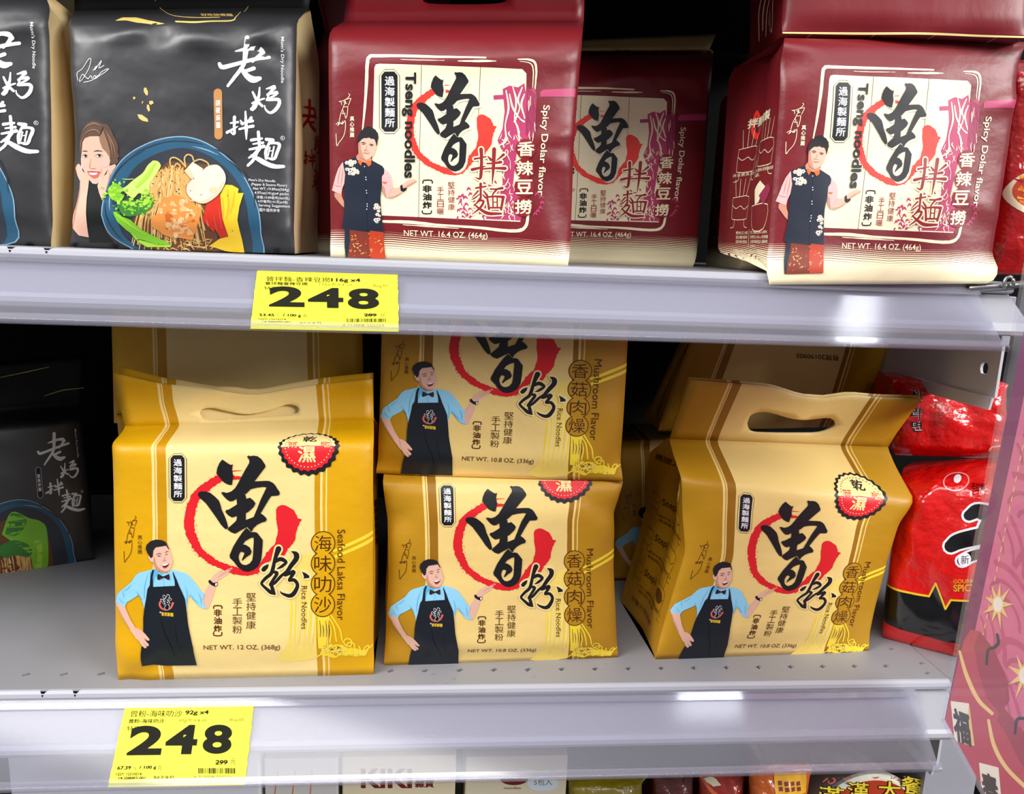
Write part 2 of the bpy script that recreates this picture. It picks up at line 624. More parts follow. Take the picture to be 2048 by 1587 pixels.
class Bag:
    """gusseted film bag. rows (bottom to top): (v, left px, right px, y_left, y_right, thickness);
    y = depth of the front at that row, or None on the bottom row to stand it on the given height"""
    def __init__(s, rows, vfold, base_z=None, bulge=0.006, wrinkle=0.0012, seed=1, gusset=0.012, dents=(), nu=30, nb=40, nf=12, back_top=0.5, extra_u=()):
        s.vfold, s.seed = vfold, seed
        vv, L, R, T = [], [], [], []
        y0 = None
        for v, l, r, yl, yr, t in rows:
            if yl is None:
                a, b = PZ(l[0], l[1], base_z), PZ(r[0], r[1], base_z)
                y0 = (a[1], b[1])
            elif y0 is not None:
                a, b = P(l[0], l[1], y0[0] + yl), P(r[0], r[1], y0[1] + yr)
            else:
                a, b = P(l[0], l[1], yl), P(r[0], r[1], yr)
            vv.append(v); L.append(a); R.append(b); T.append(t)
        vv, L, R, T = np.array(vv), np.array(L), np.array(R), np.array(T, float)
        v0, v1 = vv[0], vv[-1]
        vs = np.linspace(v0, vfold, nb + 1)
        if v1 > vfold + 1e-6:
            vs = np.concatenate([vs, np.linspace(vfold, v1, nf + 1)[1:]])
        us = np.concatenate([[0, 0.008, 0.02, 0.04], np.linspace(0.07, 0.93, nu - 6), [0.96, 0.98, 0.992, 1.0]])
        fine = np.linspace(v0, v1, 401)
        ker = np.exp(-0.5 * (np.arange(-12, 13) / 4.0) ** 2); ker /= ker.sum()
        def sm(A):
            q = np.interp(fine, vv, A)
            e = np.concatenate([2 * q[0] - q[12:0:-1], q, 2 * q[-1] - q[-2:-14:-1]])
            return np.interp(vs, fine, np.convolve(e, ker, 'valid'))
        Ls = np.stack([sm(L[:, k]) for k in range(3)], 1)
        Rs = np.stack([sm(R[:, k]) for k in range(3)], 1)
        Ts = sm(T)
        ax = (Rs - Ls); ax[:, 2] = 0
        ax /= np.linalg.norm(ax, axis=1, keepdims=True)
        back = np.stack([-ax[:, 1], ax[:, 0], np.zeros(len(vs))], 1)      # into the shelf
        s.vs, s.us, s.back, s.ax = vs, us, back, ax
        pts = Ls[:, None, :] + (Rs - Ls)[:, None, :] * us[None, :, None]
        vb = (vs - v0) / (vfold - v0)
        win = sstep(-0.02, 0.14, vb) * (1 - sstep(0.8, 1.0, vb))
        shape = 1 - np.abs(2 * us - 1) ** 5
        D = bulge * win[:, None] * shape[None, :]
        # crisp edge roll
        roll = 0.0035 * (np.exp(-us / 0.012) + np.exp(-(1 - us) / 0.012))
        D = D - roll[None, :] * (sstep(0, .1, vb) * (1 - sstep(.9, 1.0, vb)))[:, None]
        N = np.zeros_like(D)
        for i, v in enumerate(vs):
            for j, u in enumerate(us):
                N[i, j] = noise.noise(Vector((u * 3.1 + seed * 7.3, v * 3.3, seed))) + 0.45 * noise.noise(Vector((u * 8 + v * 3, v * 7 - seed, seed * 2.7)))
        flapw = np.where(vs > vfold, 0.5, 1.0)
        D = D + wrinkle * N * flapw[:, None] * sstep(0, .06, vb)[:, None]
        for (du, dv, ru, rv, amp, ang) in dents:           # folds: elongated gaussian
            c, q = math.cos(ang), math.sin(ang)
            U, V = us[None, :] - du, vs[:, None] - dv
            D = D + amp * np.exp(-((U * c + V * q) / ru) ** 2 - ((-U * q + V * c) / rv) ** 2)
        pts = pts - back[:, None, :] * D[:, :, None]
        s.front = Grid(us, vs, pts)
        s.nf_i = int(np.argmin(np.abs(vs - vfold)))
        k = s.nf_i + 1
        # back and gussets up to the fold
        Bk = pts[:k].copy()
        flatf = Ls[:k, None, :] + (Rs - Ls)[:k, None, :] * us[None, :, None]
        Bk = flatf + back[:k, None, :] * Ts[:k, None, None]
        bb = bulge * 0.6 * win[:k, None] * shape[None, :]
        Bk = Bk + back[:k, None, :] * bb[:, :, None]
        s.backpts = Bk
        ss = np.linspace(0, 1, 13)
        prof = 1 - np.abs(2 * ss - 1)
        gw = gusset * (0.25 + 0.75 * sstep(0.2, 1.0, vb[:k]))
        bulge_side = 0.004 * np.sin(np.pi * np.clip(vb[:k], 0, 1))
        def side(a, b, sign):
            q = a[:, None, :] + (b - a)[:, None, :] * ss[None, :, None]
            inw = gw[:, None] * prof[None, :] ** 0.8 - bulge_side[:, None] * np.sin(np.pi * ss * 2)[None, :] ** 2
            return q + sign * ax[:k, None, :] * inw[:, :, None]
        s.left = Grid(ss, vs[:k], side(pts[:k, 0], Bk[:, 0], 1.0), flip=True)
        s.right = Grid(ss, vs[:k], side(pts[:k, -1], Bk[:, -1], -1.0))
        s.ss = ss

    def build(s, root, front_m, side_m, back_m=None, parts=True):
        k = s.nf_i + 1
        nu, ns = len(s.us), len(s.ss)
        def sheet(name, p, us, vs, m, flip):
            nv, n = p.shape[:2]
            f = []
            for i in range(nv - 1):
                for j in range(n - 1):
                    q = (i * n + j, i * n + j + 1, (i + 1) * n + j + 1, (i + 1) * n + j)
                    f.append(q[::-1] if flip else q)
            uv = np.stack([np.tile(us, nv), np.repeat(vs, n)], 1)
            return p.reshape(-1, 3), f, uv
        vf, ff, uf = sheet('', s.front.p[:k], s.us, s.vs[:k], None, False)
        vb, fb, ub = sheet('', s.backpts, s.us, s.vs[:k], None, True)
        # bottom and top closure share the body mesh
        n0 = len(vf)
        V = np.vstack([vf, vb]); F = ff + [tuple(i + n0 for i in q) for q in fb]
        MI = [0] * len(F)
        for row, fl in ((0, True), (k - 1, False)):
            for j in range(nu - 1):
                a, b = row * nu + j, row * nu + j + 1
                q = (a, b, b + n0, a + n0)
                F.append(q[::-1] if fl else q)
                MI.append(0)
        body = mesh_obj('bag_body', V, F, [front_m], root, MI, smooth=True, uvs=np.vstack([uf, ub]))
        a, b, c = sheet('', s.left.p, s.ss, s.vs[:k], None, True)
        s.lside = mesh_obj('side_gusset', a, b, [side_m], root, smooth=True, uvs=c)
        a, b, c = sheet('', s.right.p, s.ss, s.vs[:k], None, False)
        s.rside = mesh_obj('side_gusset', a, b, [side_m], root, smooth=True, uvs=c)
        s.body = body
        return body

    def flap(s, root, m, hole=None, top=None, name='carry_handle', back_gap=0.004, thick=0.0007, inner=None, back_hole=True):
        """two-ply handle above the fold, with an optional hole (loop of (u, v)) and top edge v = top(u)"""
        v0, v1 = s.vfold, s.vs[-1]
        top = top or (lambda u: v1)
        us = np.linspace(0, 1, 25)
        outer = [(u, v0) for u in us] + [(1.0, v0 + (top(1.0) - v0) * t) for t in (0.25, .5, .75)] + [(u, top(u)) for u in us[::-1]] + [(0.0, v0 + (top(0.0) - v0) * t) for t in (.75, .5, .25)]
        hole = list(hole) if hole else []
        pin = []
        for i in range(1, 24):
            for j in range(1, 8):
                u = us[i]
                v = v0 + (top(u) - v0) * j / 8
                if hole:
                    if min((abs(u - a) / .012) ** 2 + (abs(v - b) / .014) ** 2 for a, b in hole) < 1:
                        continue
                pin.append((u, v))
        allp = [Vector(p) for p in outer + hole + pin]
        no, nh = len(outer), len(hole)
        edges = [(i, (i + 1) % no) for i in range(no)] + [(no + i, no + (i + 1) % nh) for i in range(nh)]
        vo, _, fo, *_ = delaunay_2d_cdt(allp, edges, [], 1, 1e-6)
        def inside(pt, loop):
            c = False
            for i in range(len(loop)):
                (x1, y1), (x2, y2) = loop[i], loop[(i + 1) % len(loop)]
                if (y1 > pt[1]) != (y2 > pt[1]) and pt[0] < (x2 - x1) * (pt[1] - y1) / (y2 - y1) + x1:
                    c = not c
            return c
        F = []
        for f in fo:
            c = (sum(vo[i][0] for i in f) / len(f), sum(vo[i][1] for i in f) / len(f))
            if inside(c, outer) and not (hole and inside(c, hole)):
                F.append(tuple(f))
        uv = np.array([(a[0], a[1]) for a in vo])
        pos, nrm = s.front.at(uv)
        fix = []
        for f in F:
            a, b, c = pos[f[0]], pos[f[1]], pos[f[2]]
            fix.append(f if np.dot(np.cross(b - a, c - a), nrm[f[0]]) >= 0 else f[::-1])
        n = len(pos)
        grow = (0.25 + 0.75 * sstep(v0, v1, uv[:, 1]))[:, None]
        back = pos - nrm * back_gap * grow
        V = np.vstack([pos, back])
        rear = fix
        if hole and not back_hole:
            rear = list(fix)
            hi = [int(np.argmin(np.abs(uv[:, 0] - a) + np.abs(uv[:, 1] - b))) for a, b in hole]
            tri = tessellate_polygon([[Vector((a, b, 0)) for a, b in hole]])
            for t in tri:
                f = tuple(hi[i] for i in t)
                a, b, c = pos[f[0]], pos[f[1]], pos[f[2]]
                rear.append(f if np.dot(np.cross(b - a, c - a), nrm[f[0]]) >= 0 else f[::-1])
        FF = fix + [tuple(i + n for i in f[::-1]) for f in rear]
        o = mesh_obj(name, V, FF, [m, inner or m], root, [0] * len(fix) + [1] * len(rear), smooth=True, uvs=np.vstack([uv, uv]))
        md = o.modifiers.new('film', 'SOLIDIFY')
        md.thickness, md.offset = thick, -1
        return o

def hole_loop(pts, n=3):
    q = smooth_line([(a, b, 1) for a, b in list(pts) + [pts[0]]], n)[:-1]
    return [(a, b) for a, b, _ in q]
# ------------------------------------------------------------------ printed designs
GOLD_ROWS = [(0, (237, 1360), (747, 1348)), (.06, (236, 1330), (747, 1320)), (.14, (228, 1295), (746, 1283)), (.5, (226, 1122), (744, 1110)),
             (.95, (222, 912), (744, 905)), (1.0, (220, 890), (745, 884)), (1.28, (251, 853), (747, 837)), (1.43, (236, 800), (746, 797)), (1.62, (226, 745), (745, 758))]
RED_ROWS = [(0, (662, 512), (1135, 531)), (.1, (660, 462), (1141, 487)), (.5, (658, 290), (1147, 297)), (.9, (656, 105), (1162, 112)),
            (1.0, (656, 62), (1166, 60)), (1.08, (688, 44), (1168, 42)), (1.5, (703, -140), (1172, -140))]
BLACK_ROWS = [(0, (140, 492), (589, 505)), (.1, (143, 445), (587, 455)), (.5, (145, 265), (589, 270)), (.9, (136, 80), (591, 85)),
              (1.0, (131, 42), (592, 42)), (1.1, (150, 14), (610, 8)), (1.45, (140, -140), (640, -140))]
RND = random.Random(7)

# the big brush character, traced (its own picture frame, 0..1100 x 0..1580)
BIG = [
    [(327, 52), (387, 97), (437, 127), (467, 117), (455, 192), (472, 282), (452, 397), (407, 392), (347, 362), (287, 292), (247, 237), (257, 172), (287, 102)],
    [(657, 17), (677, 0), (697, 10), (742, 3), (797, 10), (847, 47), (902, 127), (905, 157), (877, 192), (762, 342), (707, 412), (647, 492), (587, 572), (517, 582), (467, 612), (427, 617), (387, 592), (347, 552), (307, 497), (332, 490), (387, 502), (447, 482), (497, 437), (537, 372), (567, 312), (627, 202), (687, 102), (687, 62)],
    [(647, 372), (762, 347), (907, 340), (957, 342), (1007, 367), (1037, 397), (1072, 452), (1100, 492), (1097, 527), (1077, 537), (987, 544), (952, 592), (842, 777), (797, 852), (747, 827), (787, 732), (847, 582), (922, 427), (877, 420), (787, 432), (707, 452), (637, 522), (617, 452)],
    [(517, 582), (632, 522), (647, 582), (697, 567), (747, 607), (772, 642), (747, 692), (677, 757), (642, 777), (642, 867), (647, 892), (517, 852), (527, 812), (457, 832), (407, 802), (367, 757), (377, 732), (417, 722), (467, 692), (522, 657)],
    [(412, 967), (447, 937), (507, 882), (537, 822), (642, 867), (747, 827), (797, 797), (842, 777), (887, 807), (927, 852), (912, 887), (857, 902), (797, 932), (747, 977), (717, 1032), (662, 962), (587, 1002), (502, 1050), (447, 1032), (402, 997)],
    [(2, 502), (37, 482), (97, 482), (157, 497), (227, 552), (277, 602), (302, 662), (317, 722), (367, 832), (392, 902), (407, 967), (387, 992), (357, 977), (307, 922), (247, 832), (167, 722), (107, 642), (27, 572), (0, 542)],
]
LOOP = [(652, 973), (712, 1033), (762, 1031), (797, 1043), (872, 1143), (865, 1283), (852, 1413), (807, 1503), (747, 1548), (672, 1571), (607, 1558), (537, 1508), (487, 1438), (432, 1383), (427, 1343), (477, 1223), (537, 1123), (597, 1033)]
LOOP_HOLE = [(747, 1103), (697, 1118), (637, 1153), (605, 1198), (647, 1208), (697, 1243), (722, 1298), (707, 1338), (647, 1378), (597, 1425), (592, 1403), (617, 1348), (625, 1315), (592, 1298), (567, 1308), (549, 1353), (549, 1393), (567, 1443), (602, 1475), (647, 1481), (697, 1458), (732, 1413), (742, 1343), (745, 1243), (750, 1163)]
SWEEP = [(565, 300, 34), (480, 300, 60), (350, 290, 90), (230, 340, 110), (90, 440, 120), (-30, 560, 125), (-95, 720, 130), (-115, 880, 135), (-100, 1030, 125), (-55, 1150, 115), (10, 1270, 105), (110, 1370, 95), (240, 1455, 90), (390, 1520, 92), (540, 1565, 96), (690, 1578, 84), (810, 1540, 80), (930, 1400, 105), (1030, 1280, 120)]
SWEEP_END = [(1052, 722), (1087, 682), (1152, 667), (1217, 692), (1287, 732), (1327, 792), (1342, 837), (1397, 857), (1377, 912), (1337, 1002), (1317, 1112), (1277, 1192), (1217, 1262), (1177, 1342), (1107, 1382), (1017, 1312), (957, 1302), (977, 1262), (1037, 1202), (1052, 1122), (1077, 1042), (1072, 942), (1052, 852)]

def big_mark(a, part, x0, y0, sx, sy, k, ring_k, layer, shadow=None, halo=None, specks=True):
    """brush character with its ring; (x0, y0) is where its frame starts, sx, sy its scale"""
    keep = a.tf
    def tf(v):
        q = np.stack([x0 + v[:, 0] * sx, y0 + v[:, 1] * sy], 1)
        return keep(q) if keep else q
    a.tf = tf
    r = random.Random(3)
    if ring_k:
        a.stroke(part, SWEEP, ring_k, layer, rough=9, per=7, rnd=r)
        pts = [(p[0] + r.uniform(-6, 6), p[1] + r.uniform(-6, 6)) for p in smooth_line([(x, y, 1) for x, y in SWEEP_END + SWEEP_END[:1]], 3)[:-1, :2]]
        a.poly(part, pts, ring_k, layer)
        if specks:
            q = smooth_line(SWEEP, 6)
            for i in range(46):
                p = q[r.randrange(12, len(q) - 8)]
                side = r.choice((-1, 1)) * (p[2] / 2 + r.uniform(10, 34))
                n = Vector((p[0] - 480, p[1] - 900)).normalized()
                a.disc(part, p[0] + n.x * side, p[1] + n.y * side, r.uniform(3, 7), r.uniform(3, 9), ring_k, layer, 6)
            for i in range(5):
                a.stroke(part, [(250 + i * 40, 235 - i * 3, 7), (330 + i * 45, 215 - i * 2, 10), (420 + i * 40, 205, 5)], ring_k, layer, per=3)
    if shadow:
        for p in BIG + [LOOP]:
            a.poly(part, [(x + 34, y + 30) for x, y in p], shadow, layer + 1)
    if halo:
        for p in BIG + [LOOP]:
            a.stroke(part, [(x, y, halo[1]) for x, y in p + p[:1]], halo[0], layer + 1, per=2)
    for p in BIG:
        a.poly(part, p, k, layer + 2)
    a.poly(part, LOOP, k, layer + 2, holes=[LOOP_HOLE])
    a.tf = keep

def plaque(a, part, x0, y0, x1, y1, layer=2, cream='cream'):
    def octo(g):
        c = (x1 - x0) * 0.27
        return [(x0 + c, y0 + g), (x1 - c, y0 + g), (x1 - g, y0 + c * 1.1), (x1 - g, y1 - c * 1.1), (x1 - c, y1 - g), (x0 + c, y1 - g), (x0 + g, y1 - c * 1.1), (x0 + g, y0 + c * 1.1)]
    w = x1 - x0
    a.poly(part, octo(0), 'ink', layer)
    a.poly(part, octo(w * .03), cream, layer + 1)
    a.poly(part, octo(w * .11), 'ink', layer + 2)
    a.text(part, '過海製麵所', (x0 + w * .27, y0 + w * .3, x1 - w * .25, y1 - w * .3), 'white', layer + 3, 'col', 0.018)

def signature(a, part, k, layer=2):
    for s in ([(740, 195), (775, 230), (720, 310), (650, 360), (560, 395), (470, 405)], [(480, 405), (530, 420), (550, 500)], [(650, 360), (740, 335), (800, 325), (780, 400), (735, 520)],
              [(600, 430), (660, 410), (640, 480), (690, 460)], [(640, 380), (630, 480), (600, 560), (700, 560)], [(600, 560), (570, 640), (520, 760), (480, 960)], [(560, 640), (600, 700), (560, 760), (640, 740)],
              [(720, 560), (710, 700), (690, 820), (660, 890), (630, 760)], [(390, 1050), (490, 980), (430, 1100), (520, 1010), (540, 1060), (580, 960), (570, 1060), (640, 950), (650, 1100), (640, 1250), (600, 1400), (540, 1500), (470, 1590), (430, 1670), (405, 1640), (390, 1330)]):
        a.stroke(part, [(x, y, 17) for x, y in s], k, layer, per=3)

def man_apron(a):
    p = 'portrait'
    a.frame(220, 1050, 7.877)
    sh = [(720, 630), (640, 660), (480, 705), (420, 750), (350, 860), (200, 990), (120, 1070), (80, 1220), (160, 1237), (250, 1250), (280, 1180), (400, 1100), (480, 1040), (540, 1190), (560, 1290), (1210, 1290), (1218, 1160), (1250, 1040), (1310, 1110), (1390, 1210), (1460, 1245), (1525, 1255), (1470, 1170), (1462, 1090), (1495, 1020), (1440, 990), (1380, 890), (1300, 790), (1240, 720), (1180, 690), (1000, 640), (930, 690), (850, 700), (780, 680)]
    # arms and hands under the cloth
    a.poly(p, [(90, 1225), (250, 1245), (290, 1340), (350, 1460), (420, 1566), (470, 1578), (530, 1608), (585, 1660), (643, 1728), (645, 1752), (624, 1758), (575, 1728), (600, 1775), (634, 1815), (630, 1842), (602, 1848), (560, 1795), (590, 1848), (597, 1872), (570, 1883), (525, 1845), (480, 1778), (430, 1738), (390, 1680), (300, 1570), (185, 1410)], 'skin', 6)
    a.stroke(p, [(545, 1690, 5), (580, 1735, 7), (610, 1760, 3)], 'skin_dark', 7)
    a.stroke(p, [(500, 1740, 5), (560, 1795, 7), (600, 1845, 3)], 'skin_dark', 7)
    a.stroke(p, [(120, 1270, 10), (230, 1450, 16), (330, 1590, 10)], 'skin_dark', 7)
    a.poly(p, [(1470, 1020), (1530, 930), (1572, 850), (1585, 800), (1620, 740), (1680, 695), (1735, 650), (1765, 668), (1740, 700), (1860, 632), (1912, 613), (1922, 632), (1840, 700), (1850, 715), (1760, 775), (1695, 815), (1680, 850), (1655, 915), (1640, 990), (1600, 1110), (1545, 1250), (1500, 1255), (1460, 1165), (1458, 1085)], 'skin', 2)
    a.stroke(p, [(1700, 760, 4), (1780, 705, 7), (1880, 645, 3)], 'skin_dark', 3)
    a.poly(p, [(1548, 815), (1570, 800), (1620, 850), (1692, 836), (1688, 885), (1660, 912), (1600, 888), (1555, 850)], 'ink', 3)
    a.poly(p, [(1650, 858), (1684, 846), (1680, 884), (1655, 900)], 'floral', 4)
    a.poly(p, sh, 'sky', 4)
    for q in ([(200, 1000, 5), (225, 1060, 12), (240, 1110, 4)], [(150, 1120, 4), (190, 1180, 10), (250, 1200, 4)], [(440, 1000, 6), (470, 1040, 14), (520, 1120, 10)], [(350, 900, 4), (300, 960, 12), (230, 1010, 4)],
              [(1270, 1020, 6), (1330, 1110, 16), (1400, 1170, 6)], [(1400, 1010, 5), (1430, 1100, 12), (1440, 1190, 5)], [(1190, 900, 4), (1220, 1000, 10), (1215, 1160, 12)], [(620, 720, 4), (570, 900, 12), (560, 1100, 8)]):
        a.stroke(p, q, 'sky_dark', 5, per=4)
    a.poly(p, [(640, 700), (720, 628), (790, 690), (850, 705), (780, 790), (740, 740), (700, 860), (690, 760)], 'sky_dark', 5)
    # apron
    a.poly(p, [(690, 648), (660, 740), (648, 890), (612, 950), (590, 1100), (560, 1260), (545, 1400), (545, 1640), (520, 1850), (508, 2000), (528, 2182), (1368, 2165), (1312, 1850), (1260, 1600), (1237, 1480), (1215, 1280), (1190, 1100), (1140, 980), (1098, 890), (1060, 790), (1005, 672), (1000, 690), (1030, 810), (1036, 892), (860, 902), (700, 913), (694, 760), (716, 650)], 'apron', 6)
    for q in ([(820, 1400, 6), (880, 1620, 16), (960, 1800, 20), (1030, 2000, 10)], [(1040, 1500, 4), (1060, 1700, 10), (1120, 1900, 8)]):
        a.stroke(p, q, 'black', 7)
    a.stroke(p, [(1050, 1560, 3), (1240, 1500, 5)], 'navy', 7)
    a.stroke(p, [(860, 790, 4), (865, 895, 4)], 'sky_dark', 6)
    # the hand on the hip lies over the apron
    a.poly(p, [(420, 1566), (470, 1578), (530, 1608), (585, 1660), (643, 1728), (645, 1752), (624, 1758), (560, 1720), (540, 1690), (590, 1768), (634, 1815), (630, 1842), (602, 1848), (545, 1790), (505, 1740), (560, 1810), (595, 1850), (597, 1872), (570, 1883), (525, 1845), (480, 1778)], 'skin', 8)
    # head
    a.poly(p, [(700, 330), (760, 280), (900, 262), (945, 320), (978, 420), (1000, 500), (985, 570), (950, 650), (900, 692), (850, 692), (780, 658), (730, 612), (700, 540), (660, 522), (632, 482), (620, 440), (650, 430), (690, 440)], 'skin', 6, soft=False)
    a.poly(p, [(700, 540), (730, 612), (780, 658), (850, 692), (900, 692), (950, 650), (900, 668), (830, 650), (770, 600), (740, 540), (720, 430)], 'skin_dark', 7)
    a.poly(p, [(585, 320), (600, 260), (660, 200), (740, 172), (830, 180), (890, 205), (915, 250), (945, 310), (945, 335), (900, 266), (830, 280), (740, 296), (704, 345), (694, 445), (664, 470), (640, 430), (612, 390)], 'hair', 8)
    a.stroke(p, [(745, 415, 6), (790, 392, 10), (830, 398, 6)], 'hair', 8)
    a.stroke(p, [(880, 378, 6), (915, 358, 9), (938, 362, 4)], 'hair', 8)
    a.stroke(p, [(765, 440, 6), (795, 430, 14), (820, 432, 6)], 'mouth', 8)
    a.stroke(p, [(890, 415, 6), (910, 404, 12), (928, 402, 5)], 'mouth', 8)
    a.stroke(p, [(868, 440, 5), (880, 480, 9), (850, 505, 8), (905, 500, 7)], 'skin_dark', 8)
    a.poly(p, [(832, 566), (880, 562), (930, 538), (946, 532), (942, 572), (905, 612), (862, 612)], 'mouth', 8)
    a.poly(p, [(838, 566), (900, 552), (942, 535), (936, 556), (885, 580), (850, 580)], 'white', 9)
    a.stroke(p, [(858, 612, 4), (880, 616, 10), (905, 608, 4)], 'lip', 9)
    a.poly(p, [(775, 708), (850, 745), (868, 742), (950, 706), (958, 790), (935, 800), (872, 762), (792, 802), (765, 790)], 'ink', 8)
    a.stroke(p, [(800, 735, 5), (815, 770, 12), (800, 785, 4)], 'wine', 9)
    a.stroke(p, [(915, 730, 5), (925, 760, 12), (940, 780, 4)], 'wine', 9)
    # mark embroidered on the bib
    a.stroke(p, [(825, 1120, 26), (800, 1180, 30), (830, 1240, 28), (900, 1265, 24), (970, 1235, 28), (1005, 1160, 34)], 'lip', 7, per=4)
    big_mark(a, p, 815, 1030, 0.152, 0.150, 'ink', None, 7, halo=('white', 75))
    a.text(p, '曾郎鮮麵', (830, 1298, 1012, 1360), 'yolk', 7, 'h', 0.02, tilt=12)
    a.disc(p, 812, 1306, 14, 14, 'rose', 7, 8)

def seal(a, cu, cv, ru, rv):
    """scalloped flavour seal, placed straight in panel coordinates"""
    keep = (a.to_uv, a.tf)
    a.to_uv = lambda v: np.stack([cu + v[:, 0] * ru, cv - v[:, 1] * rv], 1)
    a.tf = None
    p = 'flavour_badge'
    a.disc(p, 0, 0, 1, 1, 'ink', 4, 120, 24, 0.035)
    a.disc(p, -.02, -.035, .88, .88, 'cream', 5, 120, 24, 0.03)
    a.disc(p, -.02, -.035, .88, .88, 'red', 6, 60, 24, 0.03, 0.06, math.pi - 0.06)
    for i in range(40):
        t = math.pi * 2 * i / 40
        a.disc(p, -.02 + .76 * math.cos(t), -.035 + .76 * math.sin(t), .02, .02, 'pale' if math.sin(t) > 0 else 'brown', 7, 6)
    a.text(p, '乾', (-.22, -.72, .24, -.26), 'ink', 7, 'h', .015)
    a.text(p, '濕', (-.36, .0, .24, .58), 'cream', 7, 'h', .02)
    for c, x in (('兩', -.7), ('吃', .38)):
        a.text(p, c, (x, -.27, x + .32, .06), 'red', 7, 'h', .05)
        a.text(p, c, (x, -.27, x + .32, .06), 'cream', 8, 'h', .0)
    a.to_uv, a.tf = keep

FEN = [[(1400, 620, 78), (1370, 700, 60), (1345, 780, 45), (1330, 860, 50), (1300, 950, 50), (1230, 1010, 45), (1175, 1070, 38), (1178, 1100, 35), (1230, 1150, 40), (1290, 1200, 50), (1345, 1225, 30), (1358, 1240, 8)],
       [(1345, 800, 40), (1420, 760, 56), (1480, 780, 50), (1500, 810, 40), (1440, 860, 40), (1385, 888, 14)],
       [(1340, 930, 40), (1380, 950, 45), (1325, 1040, 42), (1285, 1105, 34), (1350, 1075, 40), (1430, 990, 40), (1490, 940, 36), (1520, 900, 20)],
       [(1300, 1090, 36), (1320, 1160, 50), (1350, 1225, 24)],
       [(1578, 652, 10), (1638, 690, 70), (1640, 755, 70), (1570, 850, 60), (1505, 945, 50), (1490, 975, 40), (1560, 945, 48), (1605, 935, 58), (1575, 995, 45), (1545, 1045, 38), (1610, 1040, 46), (1655, 1090, 46), (1650, 1150, 52), (1600, 1230, 60), (1540, 1252, 50), (1455, 1222, 30), (1420, 1190, 8)]]
FEN_DOTS = [[(1270, 825), (1255, 880), (1215, 925), (1180, 925), (1165, 895), (1190, 860), (1230, 835)], [(1720, 930), (1770, 950), (1820, 985), (1820, 1015), (1760, 1020), (1745, 1030), (1745, 990)]]

